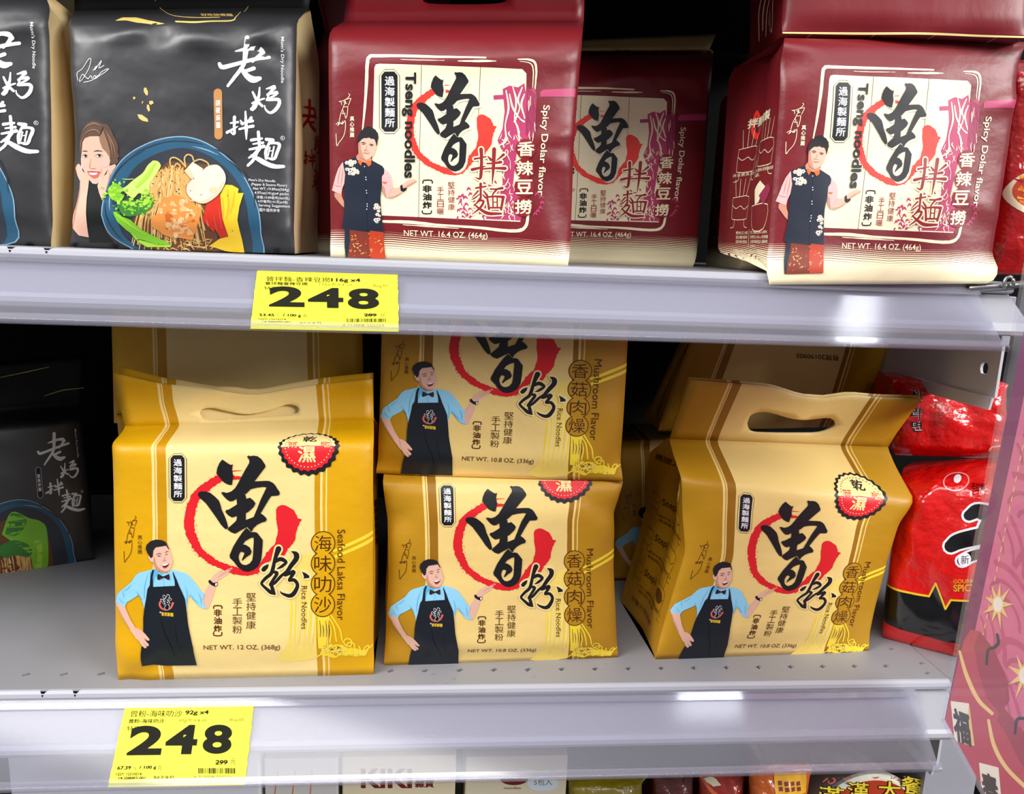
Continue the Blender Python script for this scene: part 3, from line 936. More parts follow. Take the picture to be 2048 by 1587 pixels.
def gold_art(flavour, english, weight, disc='disc_sea'):
    a = Art(row_maps(GOLD_ROWS))
    L = 'brand_lettering'
    # pale noodle drawing
    n = 'noodle_drawing'
    a.frame(560, 1040, 5.29)
    for q in ([(545, 292), (760, 200), (980, 112), (980, 150), (760, 240), (560, 312)], [(560, 348), (780, 262), (980, 178), (980, 222), (780, 300), (575, 376)]):
        a.poly(n, q, 'yellow', 1)
    a.poly(n, [(90, 640), (180, 360), (300, 320), (380, 330), (384, 1440), (250, 1470), (60, 1480), (-60, 1460), (40, 1330), (100, 1180)], 'pale_yellow', 1)
    r = random.Random(11)
    for i in range(16):
        x = 110 + i * 17
        a.stroke(n, [(x + r.uniform(-6, 6), 520 + r.uniform(-120, 200), 4), (x + r.uniform(-10, 10), 800, 12), (x + r.uniform(-16, 10), 1050, 14), (x - 10 + r.uniform(-24, 10), 1260 + r.uniform(0, 100), 5)], 'cream' if i % 3 else 'yellow', 2, per=3)
    a.poly(n, [(384, 960), (520, 950), (505, 1060), (490, 1160), (470, 1280), (440, 1330), (395, 1330)], 'yellow', 1)
    for i in range(70):
        t = r.random()
        x = 400 + 470 * t
        y = 1400 - (1 - t) ** .7 * 130 * r.random() - 8 * r.random()
        w = r.uniform(26, 60)
        a.stroke(n, [(x, y + r.uniform(-6, 6), 8), (x + w * .5, y - r.uniform(-14, 34), 14), (x + w, y + r.uniform(-10, 26), 14), (x + w * .6, y + r.uniform(10, 34), 10), (x + w * .2, y + r.uniform(0, 26), 7)], 'yellow' if i % 5 else 'pale_yellow', 2, per=4)
    for q in ([(520, 950), (580, 1040), (630, 1130), (650, 1240)], [(500, 980), (560, 1080), (590, 1250)], [(470, 960), (530, 1120), (520, 1260)], [(440, 990), (480, 1150), (470, 1290)],
              [(660, 1260), (700, 1225), (750, 1250), (740, 1310), (690, 1300), (670, 1270)], [(690, 1300), (730, 1270), (780, 1290), (770, 1350), (700, 1340)], [(830, 1320), (860, 1380), (900, 1330), (935, 1330), (900, 1400), (870, 1380)], [(900, 1370), (970, 1330)],
              [(420, 1380), (520, 1310), (640, 1300), (720, 1360)], [(380, 1420), (450, 1390), (560, 1430), (620, 1400)]):
        a.stroke(n, [(x, y, 16) for x, y in q], 'yellow', 2, per=4)
    for i in range(9):
        x, y = r.uniform(410, 640), r.uniform(1290, 1410)
        a.stroke(n, [(x, y, 5), (x + 18, y - 20, 9), (x + 44, y - 14, 4)], 'brown' if i % 4 == 0 else 'pale_yellow', 3, per=3)
    for i in range(8):
        x = 396 + i * 16
        a.stroke(n, [(x, 1010 + r.uniform(0, 60), 3), (x + 10, 1120, 7), (x + 6, 1200, 3)], 'brown' if i % 2 else 'pale_yellow', 3, per=3)
    # ring and big character
    a.frame(350, 890, 6.827)
    big_mark(a, 'brand_mark', 313, 108, 1.0, 1.0, 'ink', 'red', 2)
    a.frame(350, 1000, 6.827)
    for q in FEN:
        a.stroke(L, q, 'cream', 5, grow=46)
    for q in FEN_DOTS:
        a.stroke(L, [(x, y, 50) for x, y in q + q[:1]], 'cream', 5, per=2)
    for q in FEN:
        a.stroke(L, q, 'ink', 6)
    for q in FEN_DOTS:
        a.poly(L, q, 'ink', 6)
    a.frame(330, 895, 14.43)
    plaque(a, L, 128, 95, 632, 1508)
    a.frame(225, 1015, 15.87)
    signature(a, L, 'brown')
    a.frame(0, 0, 1.0)
    a.text(L, '真心推薦', (277.5, 1064, 286.5, 1103), 'brown', 2, 'col')
    a.text(L, '堅持健康', (491, 1177, 510, 1250), 'side_brown', 2, 'col')
    a.text(L, '手工製粉', (464, 1187, 483, 1259), 'side_brown', 2, 'col')
    a.text(L, '非油炸', (427, 1209, 443, 1256), 'brown', 2, 'col', .03)
    a.stroke(L, [(427, 1208, 2.4), (428, 1203, 2.4), (442, 1203, 2.4), (443, 1208, 2.4)], 'brown', 2, per=2)
    a.stroke(L, [(427, 1256, 2.4), (428, 1262, 2.4), (442, 1262, 2.4), (443, 1256, 2.4)], 'brown', 2, per=2)
    a.text(L, weight, (407, 1281.5, 558, 1294.5), 'side_brown', 2, 'h', 0.004)
    a.frame(560, 1040, 5.29)
    for i, c in enumerate(flavour):
        y = 212 + i * 214.5
        a.disc(L, 445, y, 130, 130, 'brown', 3, 36)
        a.disc(L, 445, y, 120, 120, disc, 4, 36)
        a.text(L, c, (352, y - 84, 536, y + 84), 'brown', 5, 'h')
    a.text(L, english, (598, 70, 680, 1020), 'brown', 4, 'r')
    a.text(L, 'Rice Noodles', (218, 660, 276, 1112), 'brown', 4, 'r')
    man_apron(a)
    seal(a, .752, .995, .116, .128)
    return a

def man_vest(a):
    p = 'portrait'
    a.frame(660, 240, 10.24)
    a.poly(p, [(100, 1480), (245, 1490), (250, 1560), (292, 1660), (295, 1790), (230, 1730), (100, 1560)], 'skin_dark', 5)
    a.poly(p, [(1180, 1490), (1270, 1392), (1400, 1380), (1440, 1330), (1500, 1285), (1560, 1240), (1690, 1208), (1755, 1235), (1742, 1262), (1650, 1320), (1560, 1372), (1540, 1432), (1400, 1530), (1260, 1605), (1165, 1595)], 'skin', 5)
    a.poly(p, [(1470, 1400), (1600, 1310), (1740, 1245), (1742, 1262), (1650, 1320), (1560, 1372), (1500, 1420)], 'skin_dark', 6)
    a.stroke(p, [(1200, 1580, 10), (1330, 1555, 20), (1440, 1480, 8)], 'skin_dark', 6)
    a.poly(p, [(1415, 1350), (1452, 1318), (1472, 1400), (1552, 1388), (1540, 1432), (1480, 1472), (1428, 1444)], 'ink', 7)
    a.poly(p, [(270, 860), (180, 990), (130, 1130), (80, 1310), (48, 1432), (150, 1482), (240, 1502), (256, 1400), (302, 1290), (322, 1110)], 'rose', 5)
    for q in ([(230, 950, 6), (190, 1130, 16), (170, 1300, 8)], [(270, 980, 6), (260, 1150, 20), (230, 1320, 8)], [(80, 1310, 8), (160, 1345, 14), (250, 1350, 8)]):
        a.stroke(p, q, 'skin_dark', 6)
    a.poly(p, [(1095, 1010), (1180, 1060), (1240, 1160), (1272, 1380), (1190, 1480), (1162, 1605), (1090, 1525), (1060, 1420), (1050, 1180)], 'rose', 6)
    a.poly(p, [(1065, 1262), (1160, 1270), (1130, 1310), (1075, 1300)], 'bow', 7)
    a.poly(p, [(1070, 1330), (1110, 1390), (1120, 1470), (1150, 1600), (1090, 1525), (1055, 1420)], 'skin_dark', 7)
    # trousers
    a.poly(p, [(310, 2190), (1078, 2290), (1085, 2480), (1125, 2830), (330, 2830), (305, 2600)], 'rust', 6)
    a.poly(p, [(810, 2260), (1078, 2290), (1085, 2480), (1125, 2830), (830, 2830), (790, 2500)], 'rust_light', 7)
    a.poly(p, [(310, 2190), (400, 2240), (410, 2480), (380, 2700), (345, 2830), (330, 2830), (305, 2600)], 'vest', 7)
    r = random.Random(5)
    for i in range(46):
        x, y = r.uniform(430, 1060), r.uniform(2330, 2780)
        a.stroke(p, [(x, y, 6), (x + r.uniform(-30, 30), y + r.uniform(-30, 30), r.uniform(10, 24)), (x + r.uniform(-50, 50), y + r.uniform(-40, 40), 5)], r.choice(('bow', 'seed', 'rust_light', 'salmon')), 8, per=3)
    # vest
    a.poly(p, [(520, 765), (400, 815), (280, 850), (282, 920), (320, 1110), (300, 1300), (300, 1560), (296, 1900), (255, 2190), (312, 2225), (700, 2280), (1080, 2310), (1062, 2100), (1030, 1800), (1022, 1600), (1050, 1330), (1052, 1160), (1096, 1100), (1100, 1010), (1060, 950), (900, 862), (845, 832), (760, 935), (620, 900), (560, 800)], 'vest', 7)
    a.stroke(p, [(720, 940, 4), (735, 1500, 5), (765, 2270, 4)], 'ink', 8)
    for x, y in ((710, 960), (732, 1175), (738, 1222), (743, 1440), (748, 1492), (757, 1715), (758, 1762), (750, 1822)):
        a.disc(p, x, y, 11, 13, 'white', 9, 8)
    for x, y, q in ((360, 880, 46), (430, 850, 42), (505, 870, 48), (440, 920, 50), (360, 1010, 40), (420, 1030, 52), (490, 1010, 48), (545, 1060, 56), (480, 1100, 46), (410, 1100, 34), (575, 1090, 30),
                    (940, 1740, 46), (980, 1790, 44), (920, 1800, 40), (985, 1860, 36), (960, 1930, 40), (930, 2040, 46), (985, 2030, 38), (950, 2080, 34), (1005, 1960, 26)):
        a.disc(p, x, y, q, q * .8, 'floral', 8, 22, 6, 0.18)
        a.disc(p, x + 4, y + 3, q * .35, q * .25, r.choice(('skin_dark', 'seed', 'vest')), 9, 8)
    # neck, head
    a.poly(p, [(540, 760), (590, 690), (640, 800), (850, 800), (840, 850), (760, 900), (640, 860), (560, 830)], 'skin_dark', 8)
    a.poly(p, [(600, 818), (672, 862), (632, 942), (580, 870)], 'bow', 9)
    a.poly(p, [(738, 860), (842, 846), (842, 920), (790, 962), (740, 902)], 'bow', 9)
    a.poly(p, [(580, 500), (640, 410), (760, 370), (900, 395), (942, 470), (932, 600), (885, 720), (820, 800), (730, 832), (650, 802), (590, 705)], 'skin', 9)
    a.poly(p, [(580, 500), (620, 450), (640, 620), (690, 760), (730, 832), (650, 802), (590, 705)], 'skin_dark', 10)
    a.poly(p, [(560, 460), (572, 380), (590, 330), (612, 290), (640, 240), (668, 222), (690, 180), (735, 168), (770, 140), (800, 152), (850, 160), (880, 190), (925, 215), (950, 262), (975, 290), (980, 340), (988, 380), (972, 440), (960, 520), (945, 560), (938, 500), (915, 430), (880, 400), (850, 408), (800, 378), (740, 392), (690, 388), (650, 420), (622, 450), (600, 500), (588, 560), (572, 530)], 'hair', 10)
    for q in ([(640, 488, 8), (690, 478, 14), (735, 500, 8)], [(800, 520, 8), (850, 518, 14), (890, 535, 6)]):
        a.stroke(p, q, 'hair', 11)
    for q in ([(655, 512, 6), (690, 510, 15), (720, 520, 6)], [(815, 545, 6), (845, 542, 15), (875, 552, 6)]):
        a.stroke(p, q, 'mouth', 11)
    a.stroke(p, [(760, 540, 5), (740, 610, 10), (700, 640, 10), (790, 645, 8)], 'skin_dark', 11)
    a.stroke(p, [(680, 680, 6), (740, 696, 16), (815, 690, 6)], 'lip', 11)

BAN = [[(350, 305, 30), (440, 290, 26), (530, 270, 20)], [(455, 160, 60), (462, 300, 48), (452, 540, 50), (430, 610, 34), (365, 590, 10)], [(312, 470, 46), (420, 445, 36), (520, 418, 14)],
       [(560, 268, 16), (610, 318, 44)], [(808, 240, 44), (760, 280, 30), (695, 330, 12)], [(545, 378, 22), (650, 372, 30), (765, 355, 46)], [(478, 460, 24), (650, 448, 30), (830, 452, 54)], [(660, 158, 64), (648, 420, 52), (628, 690, 12)]]
MIAN = [[(372, 755, 30), (530, 728, 24)], [(446, 690, 44), (446, 800, 34), (448, 900, 34)], [(405, 800, 28), (360, 850, 24), (310, 905, 10)], [(492, 800, 18), (545, 868, 36)], [(430, 850, 14), (350, 912, 24), (302, 935, 10)], [(480, 860, 20), (520, 905, 30)],
        [(440, 920, 44), (400, 970, 30), (330, 1040, 8)], [(400, 960, 24), (490, 955, 34), (440, 1060, 36), (310, 1165, 12)], [(345, 1010, 20), (430, 1080, 38), (560, 1150, 54), (765, 1155, 34)],
        [(600, 770, 24), (690, 770, 26), (785, 755, 44)], [(700, 775, 30), (650, 830, 26), (625, 880, 16)], [(545, 895, 34), (562, 990, 34), (575, 1085, 34)], [(545, 895, 28), (680, 885, 30), (805, 895, 46)], [(800, 900, 46), (765, 1090, 36)], [(575, 1062, 26), (770, 1062, 26)],
        [(635, 900, 22), (640, 1060, 22)], [(705, 900, 22), (705, 1060, 22)], [(640, 975, 16), (705, 975, 16)]]

def red_art():
    a = Art(row_maps(RED_ROWS))
    w, L = 'printed_window', 'brand_lettering'
    a.frame(640, 0, 2.939)
    a.poly(w, [(345, 386), (760, 400), (1175, 415), (1200, 440), (1196, 700), (1180, 1000), (1163, 1302), (700, 1280), (296, 1262), (305, 900), (318, 410), (326, 390)], 'pale', 1)
    for q in ([(250, 765, 8), (268, 560, 17), (278, 380, 20), (290, 345, 22), (330, 338, 20), (640, 345, 15), (960, 352, 9)], [(800, 372, 5), (940, 372, 13), (1020, 372, 4)], [(470, 362, 3), (560, 366, 5), (720, 368, 2)],
              [(1150, 360, 6), (1215, 362, 12), (1248, 378, 14), (1258, 420, 12), (1254, 500, 9), (1246, 570, 4)], [(1160, 372, 3), (1220, 382, 6), (1240, 420, 7), (1238, 520, 4)],
              [(365, 1300, 14), (520, 1305, 20), (700, 1322, 13), (900, 1335, 15), (1080, 1354, 18), (1160, 1352, 20), (1196, 1325, 18), (1208, 1270, 15), (1214, 1180, 8)], [(480, 1320, 3), (640, 1330, 8), (800, 1342, 3)]):
        a.stroke(w, q, 'pale', 1, per=6, rough=0.8)
    a.stroke(w, [(588, 396, 2.6), (570, 1274, 2.6)], 'brown', 2)
    a.stroke(w, [(930, 406, 2.6), (917, 740, 2.6)], 'brown', 2)
    # noodle drawing with chopsticks
    n = 'noodle_drawing'
    a.poly(n, [(1006, 566), (1075, 562), (1075, 588), (1008, 592)], 'pink', 2)
    a.poly(n, [(1282, 545), (1300, 532), (1500, 518), (1496, 568), (1280, 574)], 'pink', 2)
    a.poly(n, [(1060, 530), (1100, 510), (1150, 520), (1188, 495), (1195, 540), (1250, 520), (1262, 570), (1255, 700), (1250, 800), (1200, 830), (1150, 850), (1140, 920), (1130, 1000), (1120, 1090), (1200, 1180), (1180, 1240), (1165, 1295), (960, 1285), (1000, 1180), (1060, 1080), (1055, 980), (1060, 900), (1030, 830), (1060, 760), (1072, 660)], 'pink', 2)
    a.poly(n, [(1204, 520), (1260, 560), (1255, 700), (1250, 800), (1196, 800), (1200, 640)], 'pink_dark', 3)
    r = random.Random(4)
    for q in ([(1080, 540), (1095, 640), (1075, 740), (1080, 830), (1040, 860)], [(1120, 520), (1140, 600), (1130, 700), (1150, 760), (1160, 840)], [(1175, 520), (1150, 590), (1160, 640), (1130, 720)], [(1100, 560), (1120, 640), (1160, 700), (1186, 720)], [(1188, 560), (1170, 620), (1190, 700)]):
        a.stroke(n, [(x, y, 7 + 5 * (i % 2)) for i, (x, y) in enumerate(q)], 'pale', 4, per=4)
    for i in range(70):
        t = r.random()
        x, y = 1070 + r.uniform(-20, 90) - 20 * t, 760 + t * 520
        a.stroke(n, [(x, y, 2), (x + r.uniform(-10, 14), y + r.uniform(6, 26), r.uniform(4, 9)), (x + r.uniform(-14, 20), y + r.uniform(20, 44), 2)], 'pale', 4, per=3)
    for i in range(26):
        x, y = 1206 + r.uniform(0, 46), r.uniform(540, 800)
        a.stroke(n, [(x, y, 2), (x + r.uniform(-5, 5), y + 24, 5), (x + r.uniform(-6, 6), y + 56, 2)], 'pink' if i % 4 else 'pale', 4, per=3)
    for i in range(34):
        x, y = r.uniform(790, 1000), 1300 - abs(r.gauss(0, 60)) - 15
        a.stroke(n, [(x, y, 3), (x + r.uniform(-12, 16), y - r.uniform(4, 20), r.uniform(8, 15)), (x + r.uniform(-6, 24), y + r.uniform(-14, 14), 4)], 'pink', 2, per=3)
    for x, y in ((830, 1170), (850, 1120), (835, 1210), (860, 1150), (940, 1090), (1000, 1080), (1250, 1150), (1275, 1165), (1255, 1250), (1270, 1230), (1240, 1265), (1280, 1200)):
        a.stroke(n, [(x, y, 4), (x + 10, y - 16, 13), (x + 24, y - 4, 5)], 'pink', 2, per=3)
    # mark
    a.frame(640, 0, 2.939)
    big_mark(a, 'brand_mark', 560, 432, 0.332, 0.368, 'ink', 'orange_red', 3, shadow='shadow_ink')
    a.frame(640, 0, 2.939)
    plaque(a, L, 345, 418, 464, 792, 2, 'pale')
    a.text(L, 'Tseng noodles', (478, 436, 558, 1048), 'ink', 7, 'r', 0.03, slant=-8)
    a.frame(900, 280, 7.877)
    for s in (BAN, MIAN):
        for q in s:
            a.stroke(L, q, 'pale', 7, grow=44, per=3)
    for s in (BAN, MIAN):
        for q in s:
            a.stroke(L, q, 'maroon', 8, per=4)
    a.frame(640, 0, 2.939)
    for (x, y), c in zip(((1196, 880), (1190, 990), (1186, 1098), (1180, 1214)), '香辣豆撈'):
        a.disc(L, x, y, 58, 58, 'wine', 6, 28)
        a.text(L, c, (x - 50, y - 42, x + 50, y + 42), 'pale', 8, 'h', .02)
    a.text(L, 'Spicy Dolar flavor', (1288, 622, 1340, 1148), 'pale', 4, 'r', 0.012, slant=-36)
    a.text(L, '非油炸', (594, 1085, 646, 1228), 'ink', 3, 'col', .04)
    a.stroke(L, [(596, 1076, 7), (600, 1060, 7), (646, 1060, 7), (650, 1076, 7)], 'ink', 3, per=2)
    a.stroke(L, [(592, 1238, 7), (596, 1253, 7), (640, 1253, 7), (644, 1238, 7)], 'ink', 3, per=2)
    a.text(L, '手工日曬', (677, 1094, 716, 1262), 'maroon', 3, 'col')
    a.text(L, '堅持健康', (740, 1068, 780, 1236), 'maroon', 3, 'col')
    a.text(L, 'NET WT. 16.4 OZ. (464g)', (485, 1350, 970, 1396), 'pale', 2, 'h', 0.008, tilt=17)
    a.text(L, '真心推薦', (176, 684, 202, 812), 'pale', 2, 'col', .02)
    keep = a.tf
    # signature in cream: same hand, measured on this bag
    a.tf = lambda v: np.stack([640 + (95 + (v[:, 0] - 385) * .21) / 2.939, (555 + (v[:, 1] - 195) * .205) / 2.939], 1)
    signature(a, L, 'pale')
    a.tf = keep
    man_vest(a)
    return a

LAO = [[(437, 60, 60), (422, 200, 58), (405, 330, 48), (370, 400, 44), (300, 490, 40), (218, 592, 30)], [(308, 210, 14), (400, 190, 40), (500, 172, 44), (575, 178, 58), (602, 208, 56)], [(600, 205, 50), (560, 260, 40), (500, 320, 30)],
       [(125, 348, 40), (160, 385, 50), (300, 352, 46), (500, 300, 42), (676, 266, 40)], [(370, 395, 44), (430, 475, 62), (500, 520, 76), (578, 505, 44)], [(512, 396, 44), (440, 420, 40), (400, 420, 20)]]
MA = [[(575, 608, 18), (560, 720, 34), (495, 850, 46)], [(498, 660, 24), (545, 755, 34), (604, 815, 30)], [(490, 785, 20), (545, 758, 26), (625, 730, 20)], [(485, 850, 40), (520, 840, 26), (560, 770, 18)], [(650, 620, 16), (740, 595, 42), (705, 640, 30), (660, 690, 24)],
      [(660, 682, 24), (765, 655, 36), (735, 695, 24), (650, 745, 26), (775, 735, 40), (790, 785, 40), (750, 855, 40), (690, 890, 30), (640, 850, 20), (630, 810, 14)], [(700, 640, 18), (650, 745, 18)]]
BAN2 = [[(292, 942, 36), (288, 1040, 32), (286, 1130, 32), (240, 1108, 12)], [(245, 1010, 18), (330, 1000, 28)], [(205, 1115, 34), (270, 1080, 26), (325, 1050, 14)], [(358, 980, 16), (382, 1020, 34)], [(480, 950, 36), (430, 1010, 18)],
        [(345, 1078, 24), (430, 1058, 30), (500, 1045, 38)], [(415, 880, 20), (424, 1060, 38), (424, 1190, 14)], [(365, 1015, 18), (430, 1000, 24), (495, 985, 34)]]
MIAN2 = [[(560, 1110, 34), (568, 1200, 36), (572, 1290, 30)], [(480, 1200, 34), (600, 1182, 26)], [(500, 1242, 18), (612, 1228, 30)], [(458, 1302, 24), (540, 1286, 30), (622, 1268, 40)], [(572, 1290, 44), (520, 1350, 40), (450, 1395, 20)], [(540, 1340, 38), (500, 1420, 36), (440, 1480, 30)],
         [(480, 1370, 28), (560, 1410, 50), (640, 1455, 56), (740, 1490, 50), (840, 1488, 34)], [(650, 1190, 36), (720, 1200, 44)], [(690, 1215, 26), (645, 1320, 36), (648, 1400, 34)], [(690, 1236, 22), (760, 1230, 30), (795, 1250, 36), (770, 1330, 36), (735, 1405, 34), (655, 1395, 22)], [(690, 1280, 18), (668, 1370, 18)], [(735, 1270, 18), (712, 1380, 20)], [(690, 1320, 12), (730, 1312, 12)]]

def black_name(a, part, k, layer=2):
    for s in (LAO, MA, BAN2, MIAN2):
        for q in s:
            a.stroke(part, q, k, layer, per=4, rough=1.2)

def woman(a):
    p = 'portrait'
    a.frame(140, 230, 10.24)
    a.poly(p, [(430, 1330), (610, 1430), (720, 1740), (705, 2000), (760, 2400), (900, 2600), (400, 2600), (390, 1800)], 'dress', 2)
    a.poly(p, [(830, 1120), (800, 1210), (700, 1280), (640, 1350), (612, 1450), (650, 1590), (720, 1750), (770, 1640), (830, 1400), (880, 1250), (950, 1130), (1006, 1050), (985, 1012), (880, 1040), (850, 1070)], 'skin', 5)
    a.poly(p, [(130, 1080), (160, 1010), (212, 992), (250, 1050), (300, 1150), (400, 1230), (432, 1330), (416, 1500), (392, 1700), (384, 2000), (392, 2300), (402, 2490), (200, 2455), (70, 2310), (62, 2180), (90, 2050), (150, 1900), (200, 1700), (232, 1480), (242, 1350), (180, 1240)], 'skin', 5)
    a.stroke(p, [(70, 2300, 10), (130, 2060, 26), (205, 1750, 26), (245, 1450, 10)], 'skin_dark', 6)
    a.poly(p, [(215, 620), (240, 440), (300, 300), (400, 180), (520, 132), (640, 160), (730, 200), (830, 210), (900, 310), (960, 460), (1020, 560), (1052, 680), (1040, 780), (1072, 870), (1030, 900), (1060, 965), (1000, 1010), (880, 1012), (892, 900), (800, 760), (700, 700), (660, 560), (640, 455), (450, 455), (340, 490), (285, 620), (262, 770), (225, 740)], 'hair_brown', 3)
    a.poly(p, [(285, 560), (340, 482), (450, 450), (660, 450), (725, 640), (835, 780), (884, 930), (862, 1060), (760, 1222), (690, 1322), (590, 1412), (510, 1402), (430, 1322), (330, 1162), (258, 1040), (246, 900), (268, 740)], 'skin', 4)
    a.poly(p, [(650, 450), (740, 330), (830, 560), (880, 760), (890, 900), (800, 770), (720, 690), (670, 560)], 'hair_tan', 5)
    for q in ([(300, 330, 8), (420, 230, 22), (560, 190, 30), (700, 240, 12)], [(330, 420, 8), (460, 330, 24), (600, 330, 26), (690, 420, 10)], [(760, 300, 8), (880, 480, 24), (960, 660, 22), (1000, 860, 8)], [(240, 700, 6), (250, 560, 16), (330, 430, 8)], [(820, 420, 8), (900, 600, 22), (930, 820, 12)]):
        a.stroke(p, q, 'hair_tan', 5)
    a.stroke(p, [(740, 260, 10), (700, 390, 24), (650, 450, 12)], 'hair', 5)
    for q in ([(285, 745, 10), (350, 738, 24), (400, 750, 8)], [(540, 752, 10), (620, 738, 26), (720, 752, 10)]):
        a.stroke(p, q, 'hair_brown', 5)
    for x, y, w in ((345, 838, 62), (645, 838, 82)):
        a.disc(p, x, y, w, 24, 'white', 5, 16)
        a.disc(p, x + 14, y - 3, 27, 26, 'ink', 6, 14)
        a.stroke(p, [(x - w, y + 2, 6), (x, y - 26, 16), (x + w, y - 4, 8)], 'ink', 7)
        a.stroke(p, [(x - w + 8, y + 14, 3), (x, y + 28, 6), (x + w - 8, y + 12, 3)], 'hair_brown', 7)
    a.stroke(p, [(470, 900, 6), (440, 1040, 14), (470, 1092, 16), (570, 1090, 12)], 'skin_dark', 6)
    a.poly(p, [(390, 1150), (470, 1140), (560, 1150), (680, 1160), (620, 1270), (540, 1298), (480, 1270), (420, 1215)], 'lip', 6)
    a.poly(p, [(425, 1175), (540, 1178), (620, 1180), (585, 1220), (520, 1228), (455, 1215)], 'white', 7)
    a.stroke(p, [(400, 1160, 6), (540, 1170, 10), (672, 1168, 6)], 'mouth', 7)
    a.stroke(p, [(680, 1060, 4), (700, 1150, 8), (690, 1200, 4)], 'skin_dark', 6)
    a.disc(p, 290, 1040, 40, 60, 'rose', 5, 12)
    a.disc(p, 780, 1010, 60, 60, 'rose', 5, 14)
    a.stroke(p, [(880, 1130, 6), (935, 1100, 14)], 'floral', 7)
    a.stroke(p, [(845, 1150, 4), (880, 1240, 12), (840, 1330, 4)], 'skin_dark', 6)

def bowl(a, with_food=True):
    p = 'food_picture'
    a.frame(200, 280, 6.0235)
    out = [(50, 900), (62, 760), (110, 560), (180, 400), (300, 240), (480, 110), (700, 12), (950, -33), (1150, -14), (1350, 68), (1550, 215), (1700, 365), (1810, 540), (1892, 720), (1942, 900), (1948, 1120), (1925, 1420), (1300, 1460), (560, 1360), (380, 1300), (200, 1195), (100, 1080)]
    def inset(d, q=out):
        return [(960 + (x - 960) * (1 - d / 950), 760 + (y - 760) * (1 - d / 800)) for x, y in q]
    a.poly(p, out, 'bowl_rim', 3, soft=True)
    a.poly(p, inset(14), 'bowl', 4, soft=True)
    r = random.Random(2)
    for i in range(16):
        t0 = math.pi * (0.62 + i * 0.085)
        rr = r.uniform(.86, .96)
        a.stroke(p, [(985 + 945 * rr * math.cos(t0 + d), 760 + 770 * rr * math.sin(t0 + d), wd) for d, wd in ((0, 3), (.12, 12), (.25, 14), (.4, 4))], r.choice(('bowl_rim', 'navy', 'bowl_dark')), 5, per=4)
    a.poly(p, [(230, 800), (290, 620), (420, 380), (600, 230), (850, 130), (1080, 110), (1320, 190), (1520, 330), (1680, 520), (1760, 700), (1800, 950), (1780, 1420), (1200, 1430), (560, 1330), (330, 1180), (250, 1000)], 'bowl_dark', 5, soft=True)
    if not with_food:
        # leafy topping over dark sauce noodles
        a.poly(p, [(420, 420), (900, 300), (1350, 420), (1500, 700), (1480, 1420), (500, 1400), (380, 900)], 'noodle_dark', 6, soft=True)
        for i in range(40):
            x = r.uniform(420, 1150)
            a.stroke(p, [(x, 980 + r.uniform(-80, 60), 10), (x + r.uniform(-30, 30), 1150, 22), (x + r.uniform(-40, 40), 1400, 14)], r.choice(('noodle', 'noodle_light', 'noodle')), 7, per=3)
        for q, k in (([(700, 560), (900, 180), (1200, 330), (1400, 420), (1500, 620), (1440, 1350), (1200, 1420), (1150, 1000), (900, 760)], 'leaf'), ([(760, 560), (900, 200), (1150, 340), (1050, 560), (860, 640)], 'leaf_dark'),
                     ([(560, 800), (900, 700), (1180, 860), (1150, 1050), (900, 980), (700, 1000)], 'leaf_dark'), ([(1250, 760), (1380, 800), (1340, 1300), (1220, 1320), (1300, 1000)], 'leaf_light')):
            a.poly(p, q, k, 8, soft=True)
        for i in range(30):
            a.disc(p, r.uniform(500, 950), r.uniform(1150, 1400), r.uniform(14, 34), r.uniform(10, 24), r.choice(('mouth', 'rust', 'noodle_dark')), 9, 8)
        return
    a.poly(p, [(640, 420), (870, 260), (1050, 280), (1330, 300), (1420, 600), (1420, 1330), (1000, 1340), (560, 1290), (420, 960), (620, 640)], 'noodle_dark', 6)
    for i in range(96):
        x0 = r.uniform(690, 1130)
        x1 = 430 + (x0 - 700) * 2.0 + r.uniform(-60, 60)
        y1 = r.uniform(900, 1330)
        a.stroke(p, [(x0, 300 + abs(x0 - 900) * .4 + r.uniform(0, 60), 9), (x0 - 30 + r.uniform(-40, 40), 500 + r.uniform(-50, 50), 17), ((x0 + x1) / 2 + r.uniform(-40, 40), 760, 18), (x1, y1, 12)], r.choice(('noodle', 'noodle', 'noodle_light', 'noodle_lo')), 7, per=4)
    for i in range(40):
        x, y = r.uniform(640, 1480), r.uniform(1160, 1320)
        a.stroke(p, [(x, y, 7), (x + r.uniform(20, 60), y - r.uniform(-20, 60), 15), (x + r.uniform(60, 130), y + r.uniform(-30, 40), 8)], r.choice(('noodle', 'noodle_light', 'noodle_dark')), 7, per=4)
    for q in ([(1060, 330), (1000, 260), (930, 220), (880, 240), (890, 330), (960, 410), (1010, 410), (1030, 340)], [(1150, 250), (1130, 200), (1080, 185), (1045, 230), (1060, 320)], [(1150, 270), (1220, 240), (1300, 270), (1330, 310)], [(930, 330), (960, 290), (1000, 330), (960, 380)]):
        a.stroke(p, [(x, y, 17) for x, y in q], 'noodle', 8, per=4)
    for i in range(60):
        x, y = r.uniform(660, 1400), r.uniform(420, 1330)
        a.disc(p, x, y, r.uniform(4, 11), r.uniform(4, 10), 'ink', 9, 6)
    # greens
    for q, k in (([(195, 870), (240, 862), (300, 920), (400, 960), (500, 1060), (620, 1130), (850, 1240), (700, 1250), (480, 1180), (340, 1080), (240, 980)], 'leaf'), ([(380, 1100), (480, 1190), (700, 1252), (850, 1245), (840, 1275), (560, 1275), (450, 1210)], 'leaf_light'), ([(360, 1090), (460, 1180), (640, 1240), (560, 1275), (430, 1190)], 'leaf_dark')):
        a.poly(p, q, k, 9)
    a.stroke(p, [(230, 890, 5), (380, 1010, 18), (560, 1130, 8)], 'leaf_light', 10)
